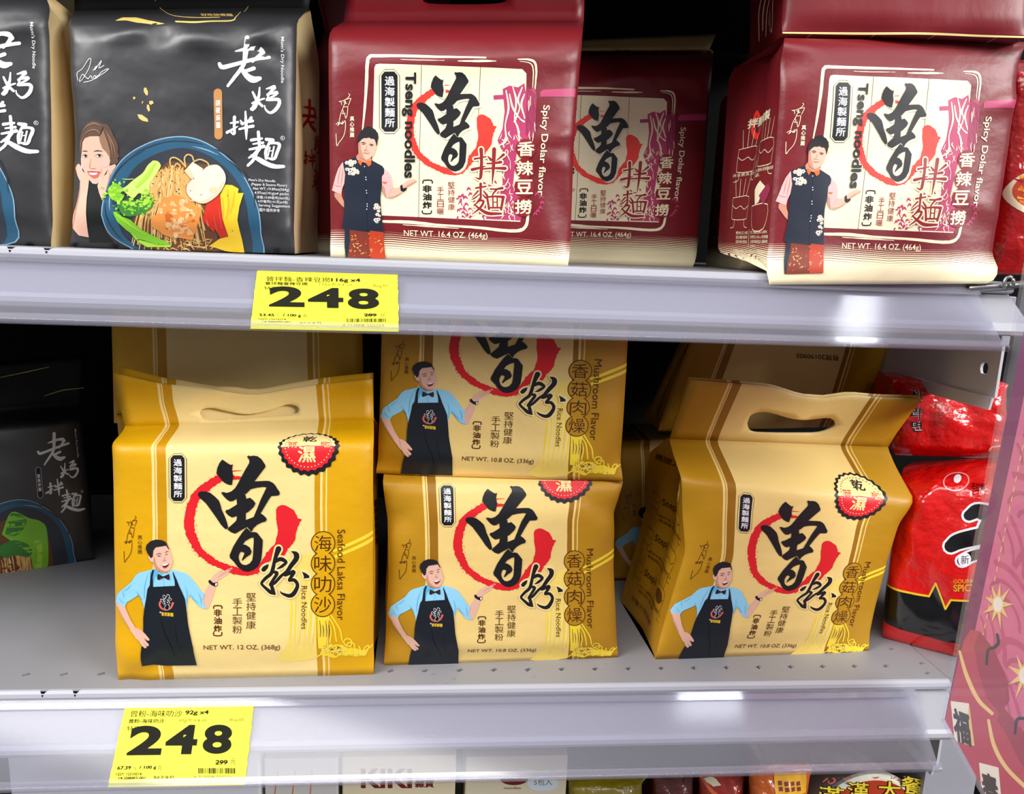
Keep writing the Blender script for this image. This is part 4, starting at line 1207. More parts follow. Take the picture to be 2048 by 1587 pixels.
    # broccoli
    a.poly(p, [(676, 252), (730, 262), (765, 300), (755, 350), (645, 520), (620, 640), (560, 660), (500, 640), (430, 700), (340, 640), (230, 600), (330, 570), (440, 480), (550, 400), (610, 310)], 'stem', 9, soft=True)
    a.stroke(p, [(700, 290, 20), (600, 440, 44), (480, 560, 30)], 'leaf_light', 10)
    a.stroke(p, [(440, 470, 8), (370, 475, 9), (305, 470, 5)], 'stem', 9)
    for q, k in (([(130, 590), (210, 520), (300, 570), (330, 640), (300, 720), (220, 740), (150, 680)], 'leaf'), ([(250, 760), (380, 700), (480, 740), (560, 660), (650, 680), (672, 790), (600, 860), (500, 900), (380, 920), (290, 880)], 'leaf_dark')):
        a.poly(p, q, k, 9, soft=True)
    for i in range(190):
        t = r.random()
        if t < .3:
            x, y = r.gauss(215, 50), r.gauss(620, 55)
        elif t < .75:
            x, y = r.gauss(380, 85), r.gauss(800, 62)
        else:
            x, y = r.gauss(590, 45), r.gauss(745, 70)
        lo = y > 760 + (x - 200) * .18
        a.disc(p, x, y, r.uniform(10, 22), r.uniform(9, 19), r.choice(('leaf_dark', 'leaf_dark', 'leaf') if lo else ('leaf', 'leaf_light', 'leaf_light')), 10 + (i % 2), 10, 5, .12)
    for x, y in ((315, 635), (350, 700), (500, 690), (200, 745)):
        a.disc(p, x, y, 26, 20, 'bowl_dark', 12, 9, 4, .2)
    # yolk, pepper, salmon, mushroom
    a.poly(p, [(1530, 540), (1610, 545), (1690, 590), (1680, 640), (1750, 640), (1700, 800), (1672, 960), (1690, 1080), (1712, 1200), (1730, 1350), (1500, 1320), (1380, 1280), (1300, 1262), (1370, 1220), (1450, 1170), (1550, 1150), (1500, 950), (1470, 660)], 'yolk', 9)
    for q in ([(1560, 600, 8), (1570, 800, 18), (1540, 960, 8)], [(1640, 620, 8), (1620, 780, 16), (1580, 900, 6)], [(1500, 700, 8), (1510, 850, 16), (1500, 940, 8)]):
        a.stroke(p, q, 'yolk_lo', 10)
    a.poly(p, [(1465, 655), (1310, 770), (1262, 970), (1380, 1100), (1400, 1060), (1450, 1160), (1545, 1152), (1500, 960)], 'pepper', 10)
    for q in ([(1310, 960, 10), (1325, 1020, 24)], [(1400, 900, 4), (1420, 1080, 8)], [(1460, 820, 4), (1480, 1050, 8)]):
        a.stroke(p, q, 'lip', 11)
    a.poly(p, [(830, 692), (950, 660), (1060, 700), (1160, 770), (1260, 830), (1222, 960), (1180, 1050), (1110, 1192), (960, 1165), (860, 1160), (770, 1130), (700, 1070), (645, 1040), (655, 930), (735, 880), (752, 760)], 'salmon', 10)
    for i in range(54):
        x, y = 690 + 470 * r.random() ** .8, r.uniform(720, 1110)
        w, h = r.uniform(30, 90), r.uniform(14, 60)
        a.poly(p, [(x, y), (x + w * .4, y - h * r.uniform(.3, .9)), (x + w, y - h * .2), (x + w * 1.1, y + h * .5), (x + w * .6, y + h * r.uniform(.4, 1)), (x + w * .1, y + h * .7)], r.choice(('salmon_hi', 'salmon_lo', 'salmon', 'salmon_hi', 'salmon_pale')), 11 + i % 2 * .5, soft=True)
    a.poly(p, [(1140, 272), (1265, 352), (1190, 470), (1130, 478), (1048, 380)], 'mushroom', 12)
    a.poly(p, [(1048, 380), (1100, 330), (1160, 460), (1130, 478)], 'mushroom_lo', 13)
    a.poly(p, [(1270, 362), (1320, 320), (1400, 302), (1460, 322), (1520, 400), (1532, 500), (1480, 622), (1380, 722), (1280, 768), (1180, 742), (1090, 662), (1078, 560), (1150, 470), (1230, 390)], 'mushroom', 13, soft=True)
    a.poly(p, [(1520, 480), (1480, 622), (1380, 722), (1280, 768), (1180, 742), (1290, 725), (1400, 650), (1470, 540)], 'mushroom_lo', 14, soft=True)
    a.disc(p, 1390, 600, 50, 34, 'mushroom_lo', 14, 14)
    for x, y in ((1160, 470), (1120, 610), (1250, 660), (1560, 670), (1610, 1080), (1350, 1230)):
        a.disc(p, x, y, 6, 7, 'noodle_dark', 15, 6)

def black_art(flavour='胡椒麻醬', food=True, pill=True, info=True):
    a = Art(row_maps(BLACK_ROWS))
    L = 'brand_lettering'
    a.frame(420, 70, 5.67)
    black_name(a, L, 'white')
    a.text(L, "Mom's Dry Noodle", (800, 33, 846, 548), 'white', 2, 'r', 0.006)
    a.ring(L, 828, 1172, 24, 4, 'white')
    a.text(L, 'R', (818, 1160, 838, 1184), 'white', 2, 'h')
    x0, x1, y0, y1 = 57, 152, 622, 1192
    def capsule(g):
        r = (x1 - x0) / 2 - g
        cx = (x0 + x1) / 2
        top = [(cx - r * math.cos(t), y0 + g + r - r * math.sin(t)) for t in np.linspace(0, math.pi, 12)]
        bot = [(cx + r * math.cos(t), y1 - g - r + r * math.sin(t)) for t in np.linspace(0, math.pi, 12)]
        return top + bot
    if pill:
        a.poly(L, capsule(0), 'pill', 2)
    else:
        a.poly(L, capsule(0), 'white', 2)
        a.poly(L, capsule(6), 'black', 3)
    a.text(L, flavour, (78, 742, 130, 1072), 'white', 4, 'col', .02)
    if food and info:
        a.frame(0, 0, 3.0515)
        t = ["Mom's Dry Noodle", '(Pepper & Sesame Flavor)', 'Net WT.:19.89oz(564g)', '4.97oz(141g)x4 packs', '淨重:19.89盎司(564克)', '4.97盎司(141克)x4包', 'Serving Suggestion', '圖片僅供參考']
        b = [(1525, 1090, 1685), (1542, 1116, 1750), (1553, 1142, 1762), (1563, 1168, 1760), (1575, 1194, 1764), (1582, 1218, 1755), (1588, 1243, 1766), (1592, 1268, 1712)]
        for s, (x, y, xe) in zip(t, b):
            a.text(L, s, (x, y, xe, y + 21), 'white', 12, 'h', 0, tilt=6)
        for s in ([(490, 495), (485, 450), (520, 425), (560, 370), (575, 375), (560, 430), (520, 490), (500, 500), (520, 460), (545, 480), (560, 488), (575, 470), (585, 488), (600, 470), (615, 485), (640, 450), (680, 430), (670, 445), (600, 492)], [(530, 508), (580, 500), (620, 470)], [(590, 440), (610, 412), (600, 438), (640, 380), (625, 425), (655, 410)]):
            a.stroke(L, [(x, y, 3.6) for x, y in s], 'white', 2, per=4)
        for q in ([(893, 545), (905, 542), (918, 570), (916, 590), (905, 588), (892, 566)], [(828, 602), (838, 598), (844, 608), (832, 616)], [(925, 625), (945, 622), (952, 638), (935, 648), (925, 640)], [(912, 645), (924, 648), (930, 680), (922, 690), (910, 668)], [(855, 706), (880, 708), (915, 732), (920, 752), (885, 745), (865, 730)], [(884, 622), (890, 630), (880, 645)]):
            a.poly('food_picture', q, 'seed', 2)
        woman(a)
    bowl(a, food)
    return a
# ------------------------------------------------------------------ the fixture
CZ = 1.35
SHELF_WHITE = mat('shelf_enamel', (170, 171, 180), 0.38, spec=0.5, bump=(60.0, 0.06, 0.002))
DECK_GREY = None
def deck_material():
    m = mat('deck_enamel', (158, 158, 162), 0.45, spec=0.5)
    g = NT(m)
    t = g.nd.new('ShaderNodeTexCoord')
    n1 = g.noise(t.outputs['Object'], 9.0, 5)
    n2 = g.noise(t.outputs['Object'], 140.0, 3)
    d = g.math('MULTIPLY', g.math('GREATER_THAN', g.math('MULTIPLY', n1, n2), 0.40), 0.35)
    base = g.mix(n1, lin((132, 132, 137)), lin((152, 152, 156)))
    g.lk.new(g.mix(d, base, lin((108, 100, 90))), g.b.inputs['Base Color'])
    return m
DECK = deck_material()
STEEL = mat('bare_steel', (150, 150, 150), 0.35, metal=0.9)
DARK = mat('bay_shade_black', (10, 10, 10), 0.8, spec=0.1)  # near-black colour stands in for the deep shade inside the bays
GRIME = mat('shelf_recess_enamel', (152, 152, 160), 0.5, bump=(40.0, 0.2, 0.002))

wall = MB().box((-1.1, 0.50, 0.2), (1.1, 0.52, 2.0)).build('wall_back', DARK)
wall['kind'] = 'structure'

def shelf(name, z, x0, x1, label, holes, notches, lip=True):
    root = thing(name, label, 'shelf', ((x0 + x1) / 2, 0.22, z))
    outer = [(x0, 0.0), (x1, 0.0), (x1, 0.49), (x0, 0.49)]
    pts = [Vector(p) for p in outer]
    edges = [(i, (i + 1) % 4) for i in range(4)]
    loops = []
    for (hx, hy, rx, ry) in holes:
        k = len(pts)
        lp = [(hx - rx, hy), (hx - rx * .35, hy - ry), (hx + rx, hy), (hx + rx * .35, hy + ry)]
        loops.append(lp)
        pts += [Vector(p) for p in lp]
        edges += [(k + i, k + (i + 1) % 4) for i in range(4)]
    vo, _, fo, *_ = delaunay_2d_cdt(pts, edges, [], 1, 1e-6)
    F = []
    for f in fo:
        c = np.mean([[vo[i][0], vo[i][1]] for i in f], 0)
        hit = False
        for lp in loops:
            cx, cy = np.mean(lp, 0)
            if abs(c[0] - cx) < .012 and abs(c[1] - cy) < .012:
                s = [(lp[(i + 1) % len(lp)][0] - lp[i][0]) * (c[1] - lp[i][1]) - (lp[(i + 1) % len(lp)][1] - lp[i][1]) * (c[0] - lp[i][0]) for i in range(len(lp))]
                if all(q >= -1e-12 for q in s) or all(q <= 1e-12 for q in s):
                    hit = True
        if not hit:
            F.append(tuple(f))
    n = len(vo)
    V = [(a[0], a[1], z) for a in vo] + [(a[0], a[1], z - .0025) for a in vo]
    FF = list(F) + [tuple(i + n for i in f[::-1]) for f in F]
    # hole walls
    cnt = {}
    for f in F:
        for i in range(len(f)):
            cnt[(f[i], f[(i + 1) % len(f)])] = 1
    for (a, b) in list(cnt):
        if (b, a) not in cnt:
            FF.append((b, a, a + n, b + n))
    o = mesh_obj('deck', V, FF, DECK, root)
    bm = bmesh.new(); bm.from_mesh(o.data); bmesh.ops.recalc_face_normals(bm, faces=bm.faces); bm.to_mesh(o.data); bm.free()
    # rounded lip, recessed label channel and lower ledge, one folded profile
    MB().extrude_x([(0.0005, z - .0003), (-.002, z - .0004), (-.0042, z - .0022), (-.005, z - .005), (-.0045, z - .0078), (-.002, z - .0092), (.0005, z - .0095)], x0, x1).build('front_lip', SHELF_WHITE, root)
    MB().extrude_x([(.001, z - .0096), (-.001, z - .011), (-.0265, z - .0310), (-.0265, z - .0335), (.002, z - .0125)], x0, x1).build('label_channel', GRIME, root)
    MB().extrude_x([(-.0262, z - .0305), (-.029, z - .0308), (-.0312, z - .0335), (-.0318, z - .0368), (-.0305, z - .0398), (-.027, z - .041), (.004, z - .041), (.004, z - .0385), (-.0262, z - .0385)], x0, x1).build('front_ledge', SHELF_WHITE, root)
    for hx, hw in (notches if lip else ()):
        mesh_obj('notch_shade_patch', [(hx - hw, -.0012, z - .00025), (hx + hw, -.0012, z - .00025), (hx + hw * .5, -.0034, z - .0010), (hx - hw * .5, -.0034, z - .0010), (hx + hw * .06, -.00515, z - .0042), (hx - hw * .06, -.00515, z - .0042)], [(0, 1, 2, 3), (3, 2, 4, 5)], DARK, root)  # flat dark patches: the shade of the notch openings put in as colour
    MB().box((x0, .012, z - .030), (x1, .47, z - .014)).build('hole_shade_slab', DARK, root)  # dark slab added below the deck so its holes look shaded
    return root

hl = [(-.46 + .030 * i, .022, .0036, .0030) for i in range(30)] + [(.433, .052, .0036, .0026), (.447, .026, .0036, .0026), (.442, .009, .0036, .0026)]
low_notch = [(-.3145, .0034), (-.2895, .0034)]
up_notch = [(float(P(22, 500, -.003)[0]), .0040), (float(P(95, 503, -.003)[0]), .0040)]
upper = shelf('store_shelf', UP_Z, -1.05, .456, 'white steel shelf carrying the black, tan and maroon noodle bags', hl[:-3], up_notch)
lower = shelf('store_shelf', LOW_Z, -1.05, .456, 'grey perforated steel shelf carrying the gold noodle bags', hl, low_notch)
nxt = thing('store_shelf', 'end of the neighbouring grey shelf behind the pink sign', 'shelf', (.7, .25, LOW_Z))
MB().add([(.4575, .004, LOW_Z - .0006), (.4742, .004, LOW_Z - .0006), (.4742, .034, LOW_Z - .0006), (.95, .034, LOW_Z - .0006), (.95, .49, LOW_Z - .0006), (.4575, .49, LOW_Z - .0006)] + [(.4575, .004, LOW_Z - .0028), (.4742, .004, LOW_Z - .0028), (.4742, .034, LOW_Z - .0028), (.95, .034, LOW_Z - .0028), (.95, .49, LOW_Z - .0028), (.4575, .49, LOW_Z - .0028)], [(0, 1, 2, 3, 4, 5), (11, 10, 9, 8, 7, 6)] + [(i, (i + 1) % 6, 6 + (i + 1) % 6, 6 + i) for i in range(6)]).build('deck', DECK, nxt)
MB().box((.4760, .034, LOW_Z - .041), (.95, .045, LOW_Z - .0028)).build('front_apron', GRIME, nxt)
side = thing('end_panel', 'light grey steel side panel below the lower shelf, left of the pink sign', 'panel', (.4735, .25, BASE_Z))
MB().box((.4712, .030, BASE_Z), (.4745, .48, LOW_Z - .0445)).build('panel', SHELF_WHITE, side)
MB().box((.4760, .036, BASE_Z), (.53, .066, LOW_Z - .0445)).build('post', SHELF_WHITE, side, bevel=.002)
base = shelf('store_shelf', BASE_Z, -1.05, .456, 'shelf below the frame carrying cream boxes and the red lidded bowl', [], [])
base['kind'] = 'structure'
nxt_up = None

def bracket(z, label):
    root = thing('shelf_bracket', label, 'bracket', (.47, .2, z - .06))
    # plate with a bolt hole, tapering to the front, and an inward flange
    hy, hz, hr = .030, z - .075, .0062
    outer = [(.012, z - .012), (.49, z - .012), (.49, z - .125), (.12, z - .0995), (.012, z - .0978)]
    ring = [(hy + hr * math.cos(t) * .8, hz + hr * math.sin(t)) for t in np.linspace(0, 2 * math.pi, 14, endpoint=False)]
    pts = [Vector(p) for p in outer + ring]
    ed = [(i, (i + 1) % 5) for i in range(5)] + [(5 + i, 5 + (i + 1) % 14) for i in range(14)]
    vo, _, fo, *_ = delaunay_2d_cdt(pts, ed, [], 1, 1e-6)
    F = [tuple(f) for f in fo if math.hypot(sum(vo[i][0] for i in f) / len(f) - hy, sum(vo[i][1] for i in f) / len(f) - hz) > hr * .78]
    o = mesh_obj('plate', [(.468, a[0], a[1]) for a in vo], F, mat('bracket_enamel', (216, 216, 220), .4), root)
    md = o.modifiers.new('sheet', 'SOLIDIFY'); md.thickness = .0025; md.offset = 0
    f = MB()
    f.add([(.4655, .012, z - .0978), (.4655, .12, z - .0995), (.4655, .49, z - .125), (.4655, .49, z - .137), (.4655, .12, z - .111), (.4655, .014, z - .1085)], [(0, 1, 4, 5), (1, 2, 3, 4)])
    q = f.build('flange', mat('bracket_enamel', None), root)
    md = q.modifiers.new('sheet', 'SOLIDIFY'); md.thickness = .002; md.offset = 0
    MB().box((.4570, .002, z - .052), (.4650, .024, z - .0115)).build('front_tab', SHELF_WHITE, root, bevel=.001)
    return root
bracket(UP_Z, 'white steel bracket with a bolt hole holding the right end of the upper shelf')
bracket(LOW_Z, 'white steel bracket holding the right end of the lower shelf beside the pink sign')

t = thing('shelf_rod', 'grey metal rod with a hooked end at the right of the upper shelf', 'rod', P(1990, 565, -.0075))
a, b = P(1936, 577, -.0075), P(2070, 566, -.0075)
MB().tube([a, (a + b) / 2, b], .0029, 12).build('rod', STEEL, t, smooth=True)
c = P(2013, 566, -.010)
MB().tube([c + np.array([.004 * math.cos(k), -.0025 * 1, .0052 * math.sin(k)]) for k in np.linspace(-.3, 4.4, 14)], .0014, 8).build('hook', STEEL, t, smooth=True)

# ------------------------------------------------------------------ price rails and tags
def clear_plastic(key, tint, haze, haze_col, rough=0.12, spec=0.5):
    m = mat(key, haze_col, rough, spec=spec)
    g = NT(m)
    tr = g.nd.new('ShaderNodeBsdfTransparent')
    tr.inputs[0].default_value = lin(tint)
    ge = g.nd.new('ShaderNodeNewGeometry')
    dp = g.nd.new('ShaderNodeVectorMath'); dp.operation = 'DOT_PRODUCT'
    g.lk.new(ge.outputs['Incoming'], dp.inputs[0]); g.lk.new(ge.outputs['Normal'], dp.inputs[1])
    cosv = g.math('ABSOLUTE', dp.outputs['Value'])
    sch = g.math('ADD', 0.04, g.math('MULTIPLY', 0.96, g.math('POWER', g.math('SUBTRACT', 1.0, cosv), 5.0)))
    gl = g.nd.new('ShaderNodeBsdfGlossy'); gl.inputs['Roughness'].default_value = rough
    mx = g.nd.new('ShaderNodeMixShader'); mx.inputs[0].default_value = haze
    mx2 = g.nd.new('ShaderNodeMixShader')
    df = g.nd.new('ShaderNodeBsdfDiffuse'); df.inputs[0].default_value = lin(haze_col)
    g.lk.new(tr.outputs[0], mx.inputs[1]); g.lk.new(df.outputs[0], mx.inputs[2])
    g.lk.new(sch, mx2.inputs[0]); g.lk.new(mx.outputs[0], mx2.inputs[1]); g.lk.new(gl.outputs[0], mx2.inputs[2])
    out = g.nd['Material Output']
    g.lk.new(mx2.outputs[0], out.inputs['Surface'])
    return m
RAIL = clear_plastic('rail_plastic', (230, 230, 238), 0.22, (196, 197, 212), 0.10)
RAIL_EDGE = clear_plastic('rail_edge_plastic', (242, 242, 246), 0.10, (216, 214, 224), 0.06)
ACRYLIC = clear_plastic('clear_acrylic', (244, 244, 248), 0.10, (226, 224, 232), 0.06)
FILM = clear_plastic('clear_film', (252, 252, 252), 0.03, (240, 240, 245), 0.08)

def rail(zs, tilt, x0, x1, label, length=.0635):
    t = math.radians(tilt)
    o = np.array([0, -.0065, zs - .0085])
    d = np.array([0, -math.cos(t), -math.sin(t)])
    n = np.array([0, -math.sin(t), math.cos(t)])
    root = thing('price_rail', label, 'price rail', ((x0 + x1) / 2, o[1], o[2]))
    def at(x, s, h): return np.array([x, 0, 0]) + o + d * s + n * h
    def strip(s0, s1, h0, h1, xa, xb):
        q = [at(xa, s0, h0), at(xb, s0, h0), at(xb, s1, h0), at(xa, s1, h0), at(xa, s0, h1), at(xb, s0, h1), at(xb, s1, h1), at(xa, s1, h1)]
        return q, [(3, 2, 1, 0), (4, 5, 6, 7), (0, 1, 5, 4), (1, 2, 6, 5), (2, 3, 7, 6), (3, 0, 4, 7)]
    V, F = strip(0, length, 0, 0, x0, x1)
    mesh_obj('clear_strip', V[:4], [(3, 2, 1, 0)], RAIL, root)
    m = MB(); m.add(*strip(-.001, .0055, .0022, .0030, x0, x1)); m.add(*strip(-.0016, -.0004, .0, .0030, x0, x1))
    m.build('top_lip', RAIL_EDGE, root)
    prof = []
    for k in np.linspace(-1.2, 3.6, 14):
        prof.append((length - .0008 + .0026 * math.cos(k), .0022 + .0026 * math.sin(k)))
    n0 = len(prof)
    V = [at(x0, s, h) for s, h in prof] + [at(x1, s, h) for s, h in prof]
    mesh_obj('bottom_hook', V, [(i, i + 1, n0 + i + 1, n0 + i) for i in range(n0 - 1)], RAIL_EDGE, root, smooth=True)
    m = MB(); m.add(*strip(length - .0055, length - .0002, .0040, .0046, x0, x1))
    m.build('front_lip', RAIL_EDGE, root)
    return root, at, n

r1, at1, n1 = rail(UP_Z, 44, -1.05, .4235, 'clear lilac price rail hooked along the upper shelf', .0598)
r2, at2, n2 = rail(LOW_Z, 43, -1.05, .421, 'clear lilac price rail hooked along the lower shelf')

TAG_Y = mat('tag_card', (252, 250, 58), 0.5, spec=0.3)
def tag(at, nrm, px, label, lines):
    """yellow card in the rail; px = its corners in the photograph (tl, tr, br, bl)"""
    o0 = at(0, 0, .0008)
    def hit(p):
        d = ray(*p)
        return CAM + d * (np.dot(o0 - CAM, nrm) / np.dot(d, nrm))
    tl, tr, br, bl = (hit(p) for p in px)
    root = thing('price_tag', label, 'price tag', (tl + tr + br + bl) / 4)
    g = Grid([0, .25, .5, .75, 1], [0, 1], np.array([[bl + (br - bl) * k for k in (0, .25, .5, .75, 1)], [tl + (tr - tl) * k for k in (0, .25, .5, .75, 1)]]))
    r = random.Random(len(label))
    lo, hi = [], []
    n = 26
    V = []
    for i in range(n + 1):
        v = i / n
        e = .004
        V += [g.at([(0, v)])[0][0] + (tr - tl) * r.uniform(-.3, 1) * e, g.at([(1, v)])[0][0] + (tr - tl) * r.uniform(-1, .3) * e * 1.4]
    F = [(2 * i, 2 * i + 1, 2 * i + 3, 2 * i + 2) for i in range(n)]
    card = mesh_obj('card', V, F, TAG_Y, root)
    md = card.modifiers.new('card', 'SOLIDIFY'); md.thickness = .0003; md.offset = -1
    a = Art(row_maps([(0, px[3], px[2]), (1, px[0], px[1])]))
    lines(a)
    print_on(a, g, root)
    return root

def barcode(a, p, x0, x1, y0, y1, seed):
    r = random.Random(seed)
    x = x0
    k = 0
    while x < x1:
        w = r.choice((1.2, 1.2, 2.2, 3.0)) * (x1 - x0) / 100
        if k % 2 == 0:
            a.poly(p, [(x, y0), (x + w, y0), (x + w, y1), (x, y1)], 'tag_ink', 2)
        x += w
        k += 1

def tag_up(a):
    p = 'lettering'
    a.frame(460, 520, 5.12)
    a.text(p, '曾拌麵-香辣豆撈', (375, 168, 1020, 222), 'tag_ink', 2, 'h', 0, tilt=12)
    a.text(p, '116g x4', (1030, 186, 1330, 236), 'tag_ink', 2, 'h', .03, tilt=4)
    a.text(p, '曾拌麵香辣豆撈', (362, 226, 788, 260), 'tag_ink', 2, 'h', .01, tilt=8)
    a.text(p, '116g克X4-01', (908, 236, 1240, 270), 'tag_grey', 2, 'h', 0, tilt=8)
    a.text(p, 'Bag包', (1465, 250, 1618, 288), 'tag_grey', 2, 'h', 0, tilt=4)
    a.text(p, '特價', (348, 276, 490, 314), 'tag_ink', 2, 'h', 0, tilt=4)
    a.text(p, '2', (395, 274, 758, 484), 'tag_ink', 3, 'h', .04, tilt=6)
    a.text(p, '4', (792, 290, 1155, 496), 'tag_ink', 3, 'h', .04, tilt=4)
    a.text(p, '8', (1200, 296, 1524, 508), 'tag_ink', 3, 'h', .04, tilt=4)
    a.text(p, '53.45', (298, 553, 450, 580), 'tag_ink', 2, 'h', .03, tilt=2)
    a.text(p, '元', (462, 553, 508, 584), 'tag_grey', 2)
    a.text(p, '/ 100 g', (535, 556, 722, 590), 'tag_ink', 2, 'h', .03, tilt=4)
    a.text(p, '克', (735, 562, 786, 598), 'tag_grey', 2)
    a.text(p, '1227/ 12210214', (290, 600, 568, 616), 'tag_ink', 2, 'h', .02, tilt=3)
    a.text(p, '14-506999-001', (328, 626, 614, 643), 'tag_ink', 2, 'h', .02, tilt=3)
    a.text(p, '2U/ 2/ 0/ F2', (705, 636, 930, 652), 'tag_ink', 2, 'h', .02, tilt=2)
    a.text(p, '289', (1368, 552, 1498, 584), 'tag_ink', 2, 'h', .03, tilt=2)
    a.stroke(p, [(1364, 568, 4), (1502, 572, 4)], 'tag_ink', 3)
    a.text(p, '元', (1528, 550, 1590, 590), 'tag_grey', 2)
    barcode(a, p, 1190, 1590, 604, 640, 5)
    a.text(p, '4 713008 550359', (1145, 654, 1575, 680), 'tag_grey', 2, 'h', 0, tilt=6)

def tag_low(a):
    p = 'lettering'
    a.frame(200, 1380, 6.0235)
    a.text(p, '曾粉-海味叻沙', (372, 245, 985, 330), 'tag_ink', 2, 'h', 0, slant=14, tilt=-4)
    a.text(p, '92g x4', (1020, 246, 1304, 314), 'tag_ink', 2, 'h', .03, slant=10, tilt=-6)
    a.text(p, '曾粉-海味叻沙', (348, 352, 768, 408), 'tag_ink', 2, 'h', .01, slant=10, tilt=-3)
    a.text(p, '92g克X4-01', (940, 348, 1278, 396), 'tag_grey', 2, 'h', 0, slant=8)
    a.text(p, 'Bag袋', (1562, 340, 1734, 388), 'tag_grey', 2, 'h', 0, slant=6)
    a.text(p, '特價', (322, 442, 478, 506), 'tag_ink', 2, 'h', 0, slant=10)
    a.text(p, '2', (345, 438, 755, 796), 'tag_ink', 3, 'h', .04, slant=62, tilt=-4)
    a.text(p, '4', (790, 428, 1168, 784), 'tag_ink', 3, 'h', .04, slant=50, tilt=-2)
    a.text(p, '8', (1238, 424, 1586, 778), 'tag_ink', 3, 'h', .04, slant=36)
    a.text(p, '67.39', (206, 922, 370, 966), 'tag_ink', 2, 'h', .03, slant=8, tilt=-4)
    a.text(p, '元', (384, 918, 442, 970), 'tag_grey', 2, 'h', 0, slant=8)
    a.text(p, '/ 100 g', (468, 918, 672, 966), 'tag_ink', 2, 'h', .03, slant=8, tilt=-3)
    a.text(p, '克', (684, 912, 742, 968), 'tag_grey', 2, 'h', 0, slant=8)
    a.text(p, '1227/ 12210214', (192, 1000, 496, 1032), 'tag_ink', 2, 'h', .02, slant=6, tilt=-3)
    a.text(p, '14-508003-001', (222, 1046, 540, 1078), 'tag_ink', 2, 'h', .02, slant=6, tilt=-3)
    a.text(p, '3U/ 2/ 0/ F2', (638, 1036, 886, 1070), 'tag_ink', 2, 'h', .02, slant=6, tilt=-2)
    a.text(p, '299', (1386, 850, 1532, 906), 'tag_ink', 2, 'h', .03, slant=8, tilt=-2)
    a.stroke(p, [(1384, 884, 6), (1536, 878, 6)], 'tag_ink', 3)
    a.text(p, '元', (1566, 830, 1634, 902), 'tag_grey', 2, 'h', 0, slant=6)
    barcode(a, p, 1180, 1622, 944, 1008, 9)
    a.text(p, '4 713008 550236', (1120, 1032, 1592, 1074), 'tag_grey', 2, 'h', 0, slant=6, tilt=-2)

tag(at1, n1, [(514, 541), (796, 549), (798, 663), (500, 657)], 'yellow price tag on the upper rail, 248 over a struck-out 289', tag_up)
tag(at2, n2, [(251, 1407), (509, 1405), (490, 1569), (215, 1574)], 'yellow price tag on the lower rail, 248 over a struck-out 299', tag_low)
# ------------------------------------------------------------------ noodle bags
ART_SEA = gold_art('海味叻沙', 'Seafood Laksa Flavor', 'NET WT. 12 OZ. (368g)')
ART_MUSH = gold_art('香菇肉燥', 'Mushroom Flavor', 'NET WT. 10.8 OZ. (336g)', 'disc_mush')
ART_RED = red_art()
ART_BLACK = black_art()
ART_BLACK3 = black_art(info=False)
ART_BLACK2 = black_art('酸辣拌麵', food=False, pill=False)

def wrow(v, xl, xr, z, y, t):
    """row given in store coordinates -> picture points with their depth"""
    def pr(p):
        q = np.array(p) - CAM
        d = q @ CF
        return (W / 2 + FPX * (q @ CR) / d, H / 2 - FPX * (q @ CU) / d)
    return (v, pr((xl, y, CZ + z)), pr((xr, y, CZ + z)), y, y, t)

def root_of(bag, name, label, cat, group=None):
    if cat == 'noodle bag':
        group = next(g for k, g in (('yellow', 'gold noodle bags on the lower shelf'), ('ochre', 'gold noodle bags on the lower shelf'), ('maroon', 'maroon noodle bags on the upper shelf'), ('black', 'black and tan noodle bags'), ('tan', 'black and tan noodle bags')) if k in label)
    p = (bag.front.p[0, 0] + bag.front.p[0, -1]) / 2 + bag.back[0] * .04
    return thing(name, label, cat, p, group)

def side_art(grid_v, left):
    v0, v1 = grid_v
    return Art(lambda q: np.stack([(1 - q[:, 0]) if left else q[:, 0], v1 - q[:, 1] * (v1 - v0)], 1))

def pot(a, p, x, y, s, k, bowl_only=False):
    st = lambda pts, w=.012: a.stroke(p, [(x + q[0] * s, y + q[1] * s * .55, w * s * .5) for q in pts], k, 2, per=3)
    if bowl_only:
        st([(-.5, -.2), (-.35, .5), (.35, .5), (.5, -.2), (-.5, -.2)], .03)
        return
    st([(-.5, -.4), (-.5, .3), (-.4, .5), (.4, .5), (.5, .3), (.5, -.4), (-.5, -.4)], .03)
    st([(-.5, -.1), (-.25, .05), (0, -.05), (.25, .1), (.5, -.05)], .03)
    st([(-.3, .5), (-.35, .8), (-.6, .85)], .03)
    st([(.3, .5), (.35, .8), (.6, .85)], .03)
    for i in range(4):
        st([(-.3 + i * .2, -.45), (-.42 + i * .28, -1.15)], .035)

# --- gold bag, seafood, front left
b = Bag([(0, (237, 1360), (747, 1348), None, None, .070), (.03, (236, 1345), (748, 1334), 0, 0, .070), (.06, (233, 1330), (748, 1320), 0, 0, .072), (.14, (228, 1295), (746, 1283), 0, 0, .073), (.5, (226, 1122), (745, 1110), 0, 0, .073),
         (.95, (222, 912), (746, 905), .002, .002, .072), (1.0, (220, 890), (747, 884), .004, .004, .066), (1.28, (251, 853), (747, 837), .036, .036, .003), (1.43, (236, 800), (746, 797), .041, .041, .003), (1.62, (226, 745), (745, 758), .036, .036, .003)],
        1.28, LOW_Z, .006, .0012, 1, .014, dents=[(.06, .1, .05, .09, .003, .5), (.1, .04, .12, .02, -.003, .6), (.5, 1.2, .5, .05, -.002, 0), (.3, 1.45, .2, .06, .003, .4)])
R = root_of(b, 'noodle_bag', 'bright yellow noodle bag with a carry handle, standing over the lower price tag', 'noodle bag')
b.build(R, GOLD_SEA, GOLD_SEA_SIDE)
gm = row_maps(GOLD_ROWS)
